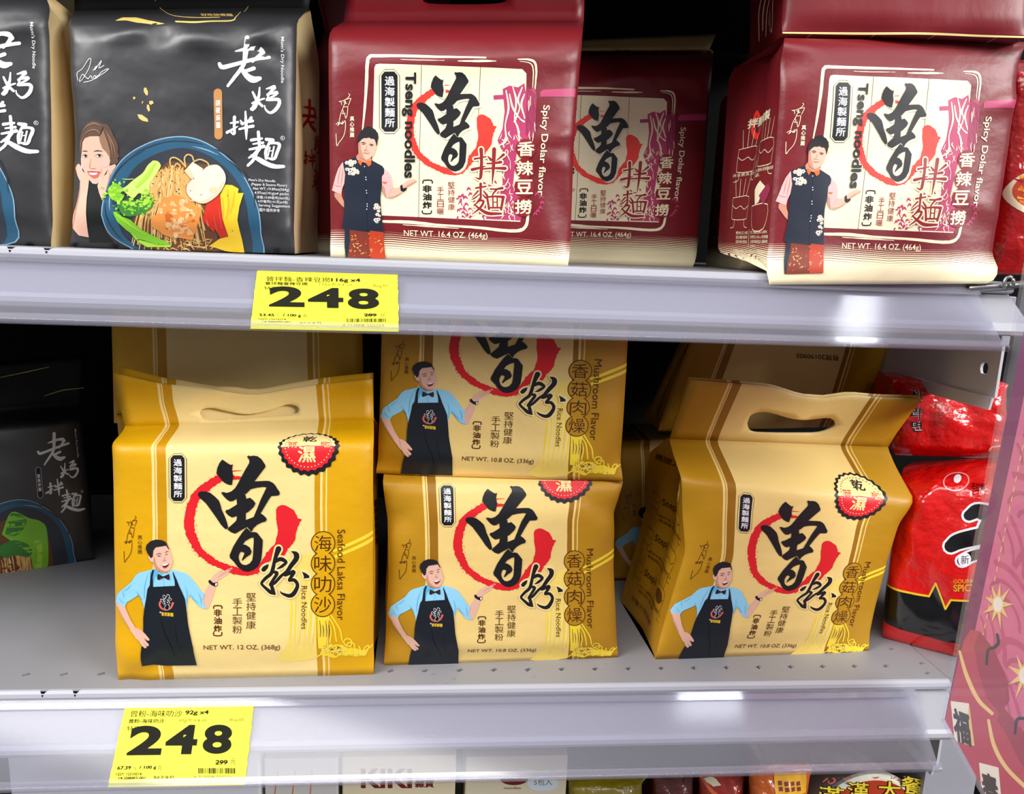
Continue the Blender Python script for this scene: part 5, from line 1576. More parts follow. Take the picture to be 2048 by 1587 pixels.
def px_loop(m, pts, x0, y0, sc):
    return hole_loop([tuple(q) for q in m([(x0 + x / sc, y0 + y / sc) for x, y in pts])])
b.flap(R, GOLD_SEA, px_loop(gm, [(668, 570), (690, 538), (760, 530), (850, 552), (1000, 574), (1150, 545), (1260, 508), (1320, 515), (1342, 540), (1310, 572), (1100, 590), (900, 603), (760, 612), (700, 600)], 200, 660, 3.413),
       top=lambda u: 1.62 - float(np.interp(u, [0, .17, .34, .45, .5, .56, .63, .78, 1], [0, .070, .095, .135, .148, .145, .115, .060, 0])), back_gap=.014, back_hole=False)
print_on(ART_SEA, b.front, b.body)
sa = side_art((b.vs[0], 1.0), False)
for i in range(6):
    sa.stroke('side_print', [(.30, .36 + i * .035, .03), (.9, .36 + i * .035, .03)], 'side_brown', 2)
sa.text('side_print', '過敏原資訊', (.25, .30, .55, .62), 'side_brown', 2, 'col')
sa.disc('side_print', .45, .82, .2, .03, 'rose', 2)
print_on(sa, b.right, b.rside)

# --- gold bag behind it, only its tall plain flap shows
b = Bag([wrow(.0, -.285, -.075, -.365, .102, .07), wrow(.5, -.287, -.075, -.26, .102, .07), wrow(1.0, -.289, -.074, -.158, .102, .07), (1.10, (228, 850), (728, 842), .106, .106, .004), (1.3, (226, 760), (726, 752), .107, .107, .003), (1.6, (222, 600), (722, 592), .110, .110, .003)],
        1.10, None, .004, .001, 2, .012)
R = root_of(b, 'noodle_bag', 'plain striped flap of a yellow noodle bag behind the bright yellow one', 'noodle bag')
b.build(R, GOLD_SEA, GOLD_SEA_SIDE)
b.flap(R, GOLD_SEA, None, back_gap=.006)

# --- two stacked mushroom bags in the middle
b = Bag([(.072, (768, 1330), (1236, 1314), None, None, .10), (.12, (769, 1310), (1236, 1296), .0, .0, .10), (.2, (771, 1282), (1235, 1268), 0, 0, .10), (.5, (777, 1155), (1230, 1140), .001, .001, .10), (.78, (775, 1042), (1231, 1030), 0, 0, .10), (.93, (767, 982), (1245, 977), 0, 0, .10), (.985, (766, 962), (1246, 961), .004, .004, .095)],
        .985, LOW_Z, .007, .0016, 3, .008, dents=[(.05, .8, .10, .05, -.004, .7), (.95, .82, .12, .05, -.004, -.6), (.06, .2, .1, .06, -.005, -.7), (.97, .5, .05, .2, -.002, 0), (.08, .55, .06, .25, .002, .2)])
M2TOP = float(b.front.p[-1, :, 2].mean())
M2B = b
R = root_of(b, 'noodle_bag', 'ochre mushroom noodle bag on the shelf, lower of the middle stack of two', 'noodle bag')
b.build(R, GOLD_MUSH, GOLD_MUSH_SIDE)
print_on(ART_MUSH, b.front, b.body)
sa = side_art((b.vs[0], b.vs[-1]), False)
for i in range(5):
    sa.stroke('side_print', [(.15, .25 + i * .035, .03), (.9, .2 + i * .035, .03)], 'side_brown', 2)
print_on(sa, b.right, b.rside)

b = Bag([(.06, (751, 947), (1246, 962), None, None, .10), (.13, (755, 917), (1243, 927), .0, .0, .10), (.5, (760, 760), (1252, 770), .002, .002, .10), (.84, (763, 622), (1260, 628), .002, .002, .10), (.88, (764, 606), (1261, 612), .006, .006, .095)],
        .88, M2TOP + .0012, .006, .0012, 4, .008, dents=[(.04, .1, .08, .05, -.003, .5), (.96, .15, .06, .12, -.004, -.4), (.9, .45, .05, .3, .002, .2)])
R = root_of(b, 'noodle_bag', 'ochre mushroom noodle bag, upper of the middle stack, its head behind the rail', 'noodle bag')
b.build(R, GOLD_MUSH, GOLD_MUSH_SIDE)
print_on(ART_MUSH, b.front, b.body)

# --- gold mushroom bag with handle, front right
b = Bag([(.085, (1311, 1318), (1739, 1302), None, None, .118), (.12, (1314, 1304), (1740, 1291), 0, 0, .118), (.35, (1342, 1214), (1757, 1214), .0, .0, .118), (.63, (1373, 1105), (1780, 1121), .0, .0, .118), (.85, (1370, 1018), (1803, 1048), .0, .0, .112), (1.0, (1366, 960), (1831, 998), .002, .002, .095), (1.28, (1338, 878), (1773, 893), .048, .048, .003), (1.43, (1358, 820), (1808, 846), .040, .040, .003), (1.62, (1381, 759), (1846, 797), .026, .026, .003)],
        1.28, LOW_Z, .005, .0011, 5, .022, dents=[(.02, .8, .05, .12, -.004, .2), (.97, .95, .06, .08, .003, 0), (.95, .3, .05, .25, -.003, .1)])
R = root_of(b, 'noodle_bag', 'ochre mushroom noodle bag with an upright carry handle beside the red packs', 'noodle bag')
b.build(R, GOLD_MUSH, GOLD_MUSH_SIDE)
gm = row_maps([(1.28, (1338, 878), (1773, 893)), (1.43, (1358, 820), (1808, 846)), (1.62, (1381, 759), (1846, 797))])
b.flap(R, GOLD_MUSH, px_loop(gm, [(742, 690), (770, 630), (850, 610), (940, 625), (1040, 655), (1150, 668), (1260, 655), (1330, 655), (1365, 690), (1345, 720), (1250, 755), (1100, 760), (900, 758), (790, 752), (755, 730)], 1280, 650, 3.531),
       top=lambda u: 1.62 - float(np.interp(u, [0, .13, .235, .39, .485, .585, .68, .81, 1], [0, -.022, -.024, .018, .05, .048, .012, .015, 0])), back_gap=.005)
print_on(ART_MUSH, b.front, b.body)
sa = side_art((b.vs[0], 1.05), True)
p = 'side_print'
sa.disc(p, .66, .17, .16, .075, 'pale_yellow', 2, 26, 9, .03)
sa.text(p, '湯', (.56, .12, .76, .185), 'side_brown', 3, 'h', .02)
sa.text(p, '米粉', (.57, .195, .77, .225), 'side_brown', 3)
sa.text(p, '調理方法', (.08, .035, .62, .085), 'side_brown', 2, 'h', .02)
for i, y in enumerate((.335, .545, .75)):
    sa.text(p, 'Step%d' % (i + 1), (.32, y - .035, .55, y + .015), 'side_brown', 2, 'h', .02)
    pot(sa, p, .74, y, .22, 'side_brown')
    if i == 2:
        sa.disc(p, .74, y, .09, .035, 'side_brown', 2)
    for j, t in enumerate((('鍋中加入600c.c.的水加熱', '至沸騰後放入'), ('將米粉放入鍋中煮約三分', '鐘後撈起至碗中'), ('加入調味包與熱湯拌勻', '即可享用'))[i]):
        sa.text(p, t, (.30, y + .062 + j * .026, .88 - .22 * j, y + .080 + j * .026), 'side_brown', 2)
    pot(sa, p, .2, y, .16, 'side_brown')
sa.text(p, '請置於陰涼處', (.2, .9, .7, .93), 'side_brown', 2)
print_on(sa, b.left, b.lside)

# --- mushroom bag behind, in the dark gap
b = Bag([(.085, (1226, 1158), (1556, 1150), .205, .205, .11), (.5, (1230, 1040), (1560, 1036), .205, .205, .11), (1.0, (1226, 893), (1562, 888), .205, .205, .10), (1.05, (1230, 880), (1558, 876), .225, .225, .08)], 1.05, None, .006, .0014, 6, .012)
OB_TOP = float(b.front.p[-1, :, 2].max())
R = root_of(b, 'noodle_bag', 'dark ochre noodle bag in the gap behind the handled bag, blue sleeve showing', 'noodle bag')
b.build(R, GOLD_MUSH, GOLD_MUSH_SIDE)
print_on(ART_MUSH, b.front, b.body)
sa = side_art((b.vs[0], 1.0), True)
sa.disc('side_print', .7, .17, .18, .08, 'pale_yellow', 2, 24, 9, .03)
sa.text('side_print', '湯', (.58, .12, .80, .19), 'side_brown', 3, 'h', .02)
print_on(sa, b.left, b.lside)

# --- upside-down bag leaning on top, date print on its hem
b = Bag([(1.02, (1316, 862), (1728, 852), .190, .190, .06), (1.15, (1338, 800), (1748, 795), .186, .186, .05), (1.38, (1383, 680), (1772, 712), .180, .180, .030), (1.46, (1392, 655), (1780, 690), .178, .178, .012)], 1.46, None, .003, .0012, 7, .008)
R = root_of(b, 'noodle_bag', 'shaded ochre noodle bag with an upside-down date, above the handled ochre bag', 'noodle bag')
b.build(R, GOLD_MUSH, GOLD_MUSH_SIDE)
da = Art(row_maps([(1.02, (1316, 862), (1728, 852)), (1.15, (1338, 800), (1748, 795)), (1.38, (1383, 680), (1772, 712)), (1.46, (1392, 655), (1780, 690))]))
da.text('lettering', '有效20190905', (1588, 704, 1674, 716), 'side_brown', 2, 'u', .02, tilt=5)
print_on(da, b.front, b.body)
NB = b

# --- black bag deep on the lower shelf
b = Bag([(0, (-112, 1162), (190, 1118), None, None, .10), (.1, (-115, 1128), (187, 1090), 0, 0, .10), (.5, (-125, 1006), (178, 975), 0, 0, .10), (1.0, (-135, 862), (163, 832), .004, .004, .09), (1.12, (-130, 838), (166, 812), .05, .05, .004), (1.5, (-140, 735), (172, 708), .06, .06, .004)],
        1.12, LOW_Z, .006, .002, 8, .012)
R = root_of(b, 'noodle_bag', 'black noodle bag deep in the shadow on the lower shelf', 'noodle bag')
b.build(R, BLACK_FILM, BLACK_FILM)
b.flap(R, BLACK_FLAP, None, back_gap=.006)
print_on(ART_BLACK2, b.front, b.body)
da = Art(lambda q: q)
da.stroke('gold_trim', [(.72, 1.22, .004), (.85, 1.25, .007), (1.0, 1.255, .004)], 'foil', 2)
da.stroke('gold_edge', [(.4, 1.38, .004), (.62, 1.41, .006), (.75, 1.43, .004)], 'foil', 2)
print_on(da, b.front, b.body)

# ------------------------------------------------------------------ upper shelf
# --- black bag cut by the left edge
b = Bag([(-.04, (-352, 480), (102, 493), .022, .022, .11), (.06, (-351, 430), (101, 445), .02, .02, .112), (.5, (-350, 228), (98, 240), .02, .02, .112), (.9, (-354, 50), (94, 58), .022, .022, .11), (1.0, (-355, 4), (95, 12), .026, .026, .10), (1.1, (-345, -22), (88, -18), .07, .07, .004)],
        1.1, None, .006, .0014, 9, .012, dents=[(.9, .9, .2, .03, .003, .3)])
R = root_of(b, 'noodle_bag', 'black noodle bag cut off by the left edge, upper shelf', 'noodle bag')
b.build(R, BLACK_FILM, TAN_FILM)
print_on(ART_BLACK3, b.front, b.body)
# --- black bag with woman and bowl
b = Bag([(0, (140, 493), (590, 507), .024, .024, .112), (.1, (143, 445), (587, 455), .021, .021, .114), (.5, (145, 265), (589, 270), .02, .02, .114), (.9, (136, 80), (591, 85), .023, .023, .112), (1.0, (131, 42), (592, 42), .028, .028, .10), (1.1, (150, 22), (618, 16), .08, .08, .004), (1.5, (140, -140), (640, -140), .085, .085, .004)],
        1.1, None, .007, .0022, 10, .012, dents=[(.42, .93, .05, .05, -.006, 0), (.3, .93, .12, .03, .004, .2), (.6, .9, .1, .05, .004, -.2), (.9, .95, .14, .03, .005, .6), (.85, .86, .1, .02, -.004, -.4), (.95, .07, .08, .03, .003, .5), (.62, .55, .08, .2, -.002, 0)])
R = root_of(b, 'noodle_bag', 'black noodle bag printed with a smiling woman and a blue bowl of noodles', 'noodle bag')
b.build(R, BLACK_FILM, TAN_FILM)
b.flap(R, BLACK_FLAP, None, back_gap=.006)
print_on(ART_BLACK, b.front, b.body)
da = Art(row_maps([(1.0, (131, 42), (592, 42)), (1.1, (150, 22), (618, 16)), (1.5, (140, -140), (640, -140))]))
da.frame(200, 0, 3.938)
da.stroke('gold_rim', [(420, -10, 4), (460, 60, 4), (540, 120, 5), (640, 145, 5), (780, 150, 5), (940, 148, 5)], 'foil', 2)
da.stroke('gold_trim', [(590, 176, 8), (720, 180, 10), (860, 174, 8), (1030, 168, 8), (1070, 140, 7), (1100, 104, 6)], 'foil', 2)
da.stroke('gold_loop', [(1130, 100, 4), (1160, 70, 4), (1172, 30, 4), (1170, -10, 4)], 'foil', 2)
da.poly('gold_edge', [(115, 168), (180, 145), (280, 146), (380, 168), (495, 184), (400, 190), (280, 180), (200, 166)], 'foil', 2)
da.text('gold_lettering', '好吃快煮麵', (790, 118, 1040, 140), 'foil', 3, 'h', .02, slant=-14)
print_on(da, b.front, b.body)
sa = side_art((b.vs[0], 1.0), False)
sa.tf = lambda v: np.stack([.42 + (v[:, 0] - 110) / 740 * .62, .26 + (v[:, 1] - 40) / 1480 * .44], 1)
black_name(sa, 'side_print', 'deep_red')
print_on(sa, b.right, b.rside)
# --- black bag behind the two, its tan flank shows between them
b = Bag([wrow(0, -.40, -.225, -.0139, .150, .10), wrow(1.0, -.40, -.225, .15, .150, .09), wrow(1.08, -.39, -.232, .168, .175, .05), wrow(1.4, -.39, -.215, .25, .185, .004)], 1.08, None, .005, .001, 11, .01)
R = root_of(b, 'noodle_bag', 'tan flap of a bag behind the gap between the two black bags', 'noodle bag')
b.build(R, BLACK_FILM, TAN_FILM)
b.flap(R, TAN_FILM, None, back_gap=.005)

# --- maroon bag, centre
b = Bag([(-.0, (661, 513), (1136, 532), .016, .016, .112), (.05, (660, 487), (1140, 506), .018, .018, .112), (.1, (660, 462), (1143, 487), .02, .02, .112), (.5, (658, 290), (1148, 297), .02, .02, .112), (.9, (656, 105), (1163, 112), .022, .022, .11), (.97, (656, 76), (1166, 76), .024, .024, .108), (1.02, (660, 56), (1167, 54), .036, .036, .09), (1.08, (690, 44), (1168, 42), .072, .072, .004), (1.5, (703, -140), (1172, -140), .078, .078, .004)],
        1.08, None, .006, .0014, 12, .010, dents=[(.92, .55, .1, .03, .003, .25), (.9, .45, .12, .03, .002, -.3), (.97, .2, .04, .14, -.004, .2), (.5, .86, .5, .04, .002, .08), (.9, .8, .12, .03, -.002, .5)])
R = root_of(b, 'noodle_bag', 'maroon noodle bag standing next to the black bag with the woman', 'noodle bag')
b.build(R, RED_FILM, mat('maroon_flank', (132, 20, 28), .42))
b.flap(R, mat('maroon_flap', (150, 32, 40), .38), hole_loop([(.31, 1.19), (.34, 1.165), (.5, 1.16), (.64, 1.165), (.67, 1.19), (.64, 1.23), (.5, 1.235), (.34, 1.23)]), back_gap=.005)
print_on(ART_RED, b.front, b.body)
sa = side_art((b.vs[0], 1.0), False)
for i in range(9):
    sa.stroke('side_print', [(.1, .36 + i * .045, .010), (.9, .36 + i * .045, .010)], 'pale', 2)
    sa.stroke('side_print', [(.2, .38 + i * .045, .018), (.7, .38 + i * .045, .018)], 'rose', 2)
sa.text('side_print', '營養標示', (.1, .28, .9, .31), 'pale', 2)
print_on(sa, b.right, b.rside)
# --- maroon bag whose flap shows above and behind
b = Bag([wrow(0, -.125, .045, -.0139, .150, .10), wrow(1.0, -.125, .045, .150, .150, .09), (1.08, (652, 62), (900, 58), .142, .142, .004), (1.5, (618, -60), (900, -60), .140, .140, .004)], 1.08, None, .005, .001, 13, .01)
R = root_of(b, 'noodle_bag', 'maroon flap of a bag seen over the left shoulder of the central maroon bag', 'noodle bag')
b.build(R, RED_FILM, mat('maroon_flank', None))
b.flap(R, mat('maroon_flap', None), None, back_gap=.005)
# --- maroon bag set back, half hidden
b = Bag([(-.045, (999, 521), (1385, 535), .160, .160, .10), (.0, (1000, 505), (1393, 517), .165, .165, .10), (.05, (1001, 487), (1397, 497), .165, .165, .10), (.5, (1004, 318), (1411, 324), .165, .165, .10), (.95, (1008, 150), (1425, 156), .167, .167, .10), (1.03, (1010, 118), (1427, 121), .175, .175, .08), (1.10, (1012, 102), (1428, 104), .215, .215, .004), (1.22, (1000, 104), (1418, 100), .175, .200, .003), (1.36, (1004, 84), (1432, 68), .190, .215, .003)],
        1.10, None, .006, .0016, 14, .010, dents=[(.55, .93, .2, .05, .004, .3), (.9, .85, .1, .04, -.004, -.4)])
R = root_of(b, 'noodle_bag', 'maroon noodle bag set back on the upper shelf, half hidden by the central one', 'noodle bag')
b.build(R, RED_FILM, mat('maroon_flank', None))
b.flap(R, mat('film_inside', (188, 160, 104), .5), None, back_gap=.003)
print_on(ART_RED, b.front, b.body)

# --- maroon bag, right, overhanging the lip
REDR = [(-.05, (1541, 569), (1973, 567), -.0115, -.0115, .002), (-.02, (1538, 556), (1990, 560), -.0115, -.0115, .002), (.02, (1536, 532), (2002, 540), -.0105, -.0105, .003), (.05, (1537, 512), (1998, 526), -.006, -.006, .112), (.1, (1540, 490), (1990, 508), -.004, -.004, .118), (.5, (1555, 305), (2018, 320), .0, .0, .12), (.9, (1567, 125), (2042, 135), .001, .001, .118), (.98, (1569, 90), (2049, 98), .002, .002, .116), (1.02, (1569, 76), (2052, 84), .008, .008, .105)]
b = Bag(REDR, 1.02, None, .005, .0013, 15, .012, dents=[(.95, .75, .1, .04, .003, .3), (.04, .9, .06, .06, -.003, .6), (.9, .3, .1, .04, .002, -.5)])
REDR_TOP = float(b.front.p[-1, :, 2].mean())
R = root_of(b, 'noodle_bag', 'maroon noodle bag at the right end of the upper shelf, overhanging the price rail', 'noodle bag')
b.build(R, RED_FILM, RED_FILM)
print_on(ART_RED, b.front, b.body)
def cook(v):
    sa = side_art(v, True)
    p = 'side_print'
    sa.stroke(p, [(.52, .32, .02), (.44, .26, .03), (.42, .34, .03), (.5, .385, .03), (.6, .35, .02)], 'orange_red', 2)
    sa.text(p, '拌麵煮製', (.36, .285, .84, .335), 'pale', 3, 'h', .03)
    pot(sa, p, .42, .49, .24, 'pale')
    pot(sa, p, .82, .485, .24, 'pale')
    sa.text(p, '將水煮沸,加熱', (.26, .562, .58, .578), 'pale', 2)
    sa.text(p, '加入麵條,將麵條輕輕', (.68, .562, .985, .578), 'pale', 2)
    sa.text(p, '攪開。', (.68, .584, .78, .6), 'pale', 2)
    sa.ring(p, .64, .535, .022, .006, 'pale', 2, 16, .016)
    sa.text(p, '2', (.634, .528, .646, .542), 'pale', 3)
    sa.stroke(p, [(.63, .55, .008), (.63, .6, .008)], 'pale', 2)
    sa.poly(p, [(.70, .66), (.80, .62), (.88, .65), (.80, .72), (.74, .73)], 'pale', 2)
    sa.poly(p, [(.80, .69), (.92, .635), (.97, .665), (.88, .735)], 'pink_dark', 3)
    pot(sa, p, .4, .73, .22, 'pale')
    pot(sa, p, .80, .765, .28, 'pale', True)
    for i, (t, e) in enumerate((('第二包醬包倒入碗中,', .97), ('同時倒入10c.c.的煮麵', .985), ('水攪拌後再加入麵條拌', .985), ('勻即可。', .79))):
        sa.text(p, t, (.66, .85 + i * .022, e, .866 + i * .022), 'pale', 2)
    for i, t in enumerate(('煮約三分鐘', '至麵條熟', '透後撈起')):
        sa.text(p, t, (.36, .85 + i * .022, .57, .866 + i * .022), 'pale', 2)
    sa.text(p, '可加青蔥、香菜或蒜末等,風味更佳~', (.30, .942, .99, .958), 'pale', 2)
    sa.stroke(p, [(.61, .845, .008), (.61, .93, .008)], 'pale', 2)
    return sa
print_on(cook((.02, 1.0)), b.left, b.lside)
# --- the one behind it
b = Bag([wrow(-.02, .288, .475, -.0139, .150, .105), wrow(.5, .288, .475, .07, .150, .105), wrow(1.0, .288, .475, .158, .152, .10), wrow(1.03, .29, .473, .162, .165, .08)], 1.03, None, .005, .0012, 16, .012)
R = root_of(b, 'noodle_bag', 'dark left flank of a maroon bag behind the one overhanging the rail', 'noodle bag')
b.build(R, RED_FILM, RED_FILM)
print_on(cook((.0, 1.0)), b.left, b.lside)
# --- the one stacked on top
b = Bag([(.112, (1565, 67), (2054, 76), None, None, .118), (.14, (1565, 50), (2056, 58), .001, .001, .118), (.2, (1568, -8), (2060, 0), .002, .002, .118), (.5, (1572, -140), (2066, -135), .003, .003, .118)], .5, REDR_TOP + .0012, .006, .0016, 17, .012, dents=[(.55, .1, .2, .04, .004, .1)])
R = root_of(b, 'noodle_bag', 'foot of a maroon noodle bag stacked on the one overhanging the rail', 'noodle bag')
b.build(R, RED_FILM, RED_FILM)
ha = Art(lambda q: q)
ha.stroke('cream_hem', [(0, .1135, .007), (.4, .114, .010), (1, .1135, .007)], 'cream', 1)
print_on(ha, b.front, b.body)
sa = side_art((.112, .5), True)
p = 'side_print'
for i in range(5):
    sa.stroke(p, [(.30 + i * .07, .35, .018), (.32 + i * .07, .86 - .05 * (i % 2), .018)], 'pale', 2)
sa.stroke(p, [(.62, .4, .014), (.64, .82, .014), (.74, .86, .014), (.8, .5, .014)], 'pale', 2)
sa.poly(p, [(.68, .55), (.76, .6), (.74, .74), (.69, .7)], 'pink_dark', 2)
print_on(sa, b.left, b.lside)

# ------------------------------------------------------------------ glossy red packs on the right
def glossy(key, rgb):
    m = mat(key, rgb, .22, spec=.6, coat=.6)
    g = NT(m)
    t = g.nd.new('ShaderNodeTexCoord')
    n = g.math('ADD', g.math('MULTIPLY', g.noise(t.outputs['Object'], 22.0, 4), 2.0), g.math('MULTIPLY', g.noise(t.outputs['Object'], 55.0, 3), .8))
    g.bump(n, .8, .006)
    return m
RED_GLOSS = glossy('glossy_red_film', (226, 16, 10))
def shin(a, front):
    a.frame(0, 0, 1)
    L = 'brand_lettering'
    if front:
        a.poly('printed_bands', [(1700, 1148), (1860, 1185), (1865, 1182), (1879, 1158), (1897, 1206), (1908, 1188), (2060, 1192), (2060, 1300), (1900, 1276), (1760, 1238), (1700, 1220)], 'black', 1)
        a.stroke('printed_bands', [(1700, 1148, 4), (1780, 1167, 4), (1864, 1184, 4)], 'yolk', 2, per=2)
        for q in ([(1864, 1184), (1879, 1157)], [(1879, 1157), (1897, 1207)], [(1897, 1207), (1908, 1189)], [(1908, 1189), (2060, 1193)]):
            a.stroke('printed_bands', [(q[0][0], q[0][1], 4), (q[1][0], q[1][1], 4)], 'yolk', 3, per=2)
        for k, g, ly in (('white', 9, 2), ('black', 0, 3)):
            a.stroke(L, [(1944, 1018, 22), (1960, 1010, 30), (1985, 1022, 34), (1975, 1055, 30), (2010, 1050, 26)], k, ly, grow=g)
            a.stroke(L, [(1910, 1082, 26), (1925, 1072, 32), (1960, 1062, 34), (2020, 1052, 30), (2060, 1050, 24)], k, ly, grow=g)
            a.stroke(L, [(1932, 1112, 20), (1960, 1100, 22), (2030, 1090, 26)], k, ly, grow=g)
            a.stroke(L, [(1985, 1050, 26), (1990, 1110, 24), (1985, 1150, 14)], k, ly, grow=g)
        a.disc(L, 1936, 1110, 12, 15, 'white', 4, 14)
        a.text(L, '新', (1929, 1101, 1944, 1119), 'black', 5)
        a.text(L, 'GOURMET', (1914, 1148, 1966, 1156), 'yolk_lo', 2, 'h', .02)
        a.text(L, 'SPICY', (1914, 1158, 1958, 1172), 'yolk_lo', 2, 'h', .03)
        a.ring(L, 1915, 951, 24, 2, 'rose', 2, 24, 19)
        a.disc(L, 1917, 946, 7, 9, 'white', 3, 12)
        a.text(L, '辛拉麵', (1944, 954, 1970, 970), 'black', 2)
    else:
        for k, o, ly in (('white', .05, 2), ('black', .015, 3)):
            a.text(L, '신', (1815, 776, 1836, 800), k, ly, 'h', o)
            a.text(L, '라면', (1818, 808, 1838, 864), k, ly, 'col', o)
        a.text(L, '辛辣白菜', (1862, 780, 1878, 850), 'rust_light', 2, 'col', .02)
        a.stroke(L, [(1966, 905, 4), (1972, 896, 4), (1992, 894, 4)], 'rose', 2)
S1R = [(0, (1766, 1275), (2012, 1338)), (.1, (1764, 1240), (2010, 1300)), (.5, (1780, 1100), (2006, 1125)), (.9, (1796, 950), (2002, 955)), (1.0, (1806, 922), (1996, 912))]
b = Bag([(0, (1766, 1275), (2012, 1338), None, None, .008), (.04, (1764, 1262), (2012, 1322), .0, .0, .05), (.12, (1766, 1232), (2010, 1292), .0, .0, .09), (.5, (1780, 1100), (2006, 1125), -.004, -.004, .10), (.9, (1796, 958), (2008, 965), .004, .004, .085), (1.0, (1806, 936), (2004, 928), .03, .03, .04)], 1.0, LOW_Z, .012, .0045, 21, .006)
S1TOP = float(b.front.p[-1, :, 2].mean())
R = root_of(b, 'noodle_pack', 'glossy red noodle pack with a black band beside the pink sign', 'noodle pack')
b.build(R, RED_GLOSS, RED_GLOSS)
a = Art(row_maps(S1R))
shin(a, True)
print_on(a, b.front, b.body, lift=3, gloss=True)
S2R = [(0, (1786, 922), (2010, 935)), (.2, (1784, 880), (2010, 890)), (1.0, (1786, 690), (2010, 700))]
b = Bag([(0, (1790, 909), (2016, 918), .120, .092, .05), (.12, (1786, 888), (2016, 898), .112, .084, .09), (.4, (1784, 832), (2016, 842), .110, .082, .10), (1.0, (1786, 758), (2016, 768), .118, .092, .05)], 1.0, None, .010, .004, 22, .006)
R = root_of(b, 'noodle_pack', 'glossy red noodle pack resting on the other one under the shelf bracket', 'noodle pack')
b.build(R, RED_GLOSS, RED_GLOSS)
a = Art(row_maps([(0, (1790, 921), (2010, 934)), (.12, (1786, 895), (2010, 908)), (.4, (1784, 832), (2010, 842)), (1.0, (1786, 758), (2010, 768))]))
shin(a, False)
print_on(a, b.front, b.body, lift=3, gloss=True)

b = Bag([(0, (1990, 548), (2150, 552), .050, .050, .05), (.1, (1996, 505), (2155, 508), .046, .046, .07), (.5, (2006, 360), (2160, 362), .046, .046, .07), (1.0, (2030, 150), (2180, 150), .050, .050, .06), (1.1, (2035, 120), (2180, 120), .07, .07, .02)], 1.1, None, .008, .003, 23, .006)
R = root_of(b, 'noodle_pack', 'red noodle pack with a pictured bowl at the right edge, upper shelf', 'noodle pack')
b.build(R, glossy('glossy_deep_red_film', (176, 14, 14)), mat('glossy_red_film', None))
a = Art(row_maps([(0, (1990, 548), (2150, 552)), (.1, (1996, 505), (2155, 508)), (.5, (2006, 360), (2160, 362)), (1.0, (2030, 150), (2180, 150))]))
p = 'food_picture'
a.disc(p, 2082, 388, 76, 50, 'mushroom_lo', 2, 40)
a.disc(p, 2084, 384, 68, 42, 'rust_light', 3, 40)
r = random.Random(3)
for i in range(40):
    x, y = 2084 + r.uniform(-56, 50), 384 + r.uniform(-28, 28)
    a.stroke(p, [(x, y, 2), (x + r.uniform(-10, 10), y + r.uniform(-6, 6), 5), (x + r.uniform(-18, 18), y + r.uniform(-8, 8), 2)], r.choice(('bow', 'salmon', 'deep_red', 'yolk_lo')), 4, per=3)
print_on(a, b.front, b.body, lift=3, gloss=True)
# ------------------------------------------------------------------ hanging sign at the right
SX = .4315
def sgn(px, py):
    q = PX(px, py, SX)
    return np.array([q[1], q[2]])
Y0, Y1 = float(sgn(1888, 1435)[0]), -.26
zb0 = float(sgn(1888, 1435)[1])
ZT = 1.35 + .10
_t = sgn(2046, 560)
LEAN = float((_t[0] - Y0) / (_t[1] - zb0))      # the sleeve hangs slightly out of plumb
root = thing('hanging_sign', 'pink printed holiday sign in a clear acrylic sleeve at the right edge', 'sign', (SX, (Y0 + Y1) / 2, zb0))
INS = .0016
_b = sgn(1968, 1580)
DROP = float((_b[1] - zb0) / (_b[0] - Y0))
LEAN2 = LEAN - .028    # the insert sits a little askew in its sleeve       # clear margin around the insert
def sp(y, z, h=0.0):
    return (SX - h, y + LEAN * (z - zb0), z + DROP * (y - Y0))
MB().add([sp(Y0, zb0, .002), sp(Y1, zb0, .002), sp(Y1, ZT, .002), sp(Y0, ZT, .002)], [(0, 1, 2, 3)]).build('acrylic_front', ACRYLIC, root)
MB().add([sp(Y0, zb0, -.001), sp(Y1, zb0, -.001), sp(Y1, ZT, -.001), sp(Y0, ZT, -.001)], [(3, 2, 1, 0)]).build('acrylic_back', ACRYLIC, root)
MB().add([sp(Y0, zb0 - .0004, .0024), sp(Y1, zb0 - .0004, .0024), sp(Y1, zb0 - .0004, -.0014), sp(Y0, zb0 - .0004, -.0014), sp(Y0, zb0 - .003, .0024), sp(Y1, zb0 - .003, .0024), sp(Y1, zb0 - .003, -.0014), sp(Y0, zb0 - .003, -.0014)], [(0, 1, 2, 3), (7, 6, 5, 4), (0, 4, 5, 1), (1, 5, 6, 2), (2, 6, 7, 3), (3, 7, 4, 0)]).build('bottom_edge', ACRYLIC, root)
ya, yb, za, zb = Y0 - INS, Y1 + .002, zb0 + .0008, ZT - .004
us = np.linspace(0, 1, 13); vs = np.linspace(0, 1, 13)
pts = np.array([[(SX, ya + (yb - ya) * u + LEAN2 * (za + (zb - za) * v - zb0), za + (zb - za) * v + DROP * (ya + (yb - ya) * u - Y0)) for u in us] for v in vs])
sg = Grid(us, vs, pts)
if sg.n[0, 0, 0] > 0:
    sg.n = -sg.n
PAPER = mat('pink_paper', (226, 112, 148), .55, spec=.3)
o = mesh_obj('printed_sheet', pts.reshape(-1, 3), [(i * 13 + j, i * 13 + j + 1, (i + 1) * 13 + j + 1, (i + 1) * 13 + j) for i in range(12) for j in range(12)], PAPER, root)
md = o.modifiers.new('paper', 'SOLIDIFY'); md.thickness = .0004; md.offset = 1 if False else 0
def suv(v):
    out = []
    for x, y in v:
        q = sgn(x, y)
        y, z = q[0], q[1]
        for _ in range(6):
            z = q[1] - DROP * (y - Y0)
            y = q[0] - LEAN2 * (z - zb0)
        out.append(((ya - y) / (ya - yb), (z - za) / (zb - za)))
    return np.array(out)
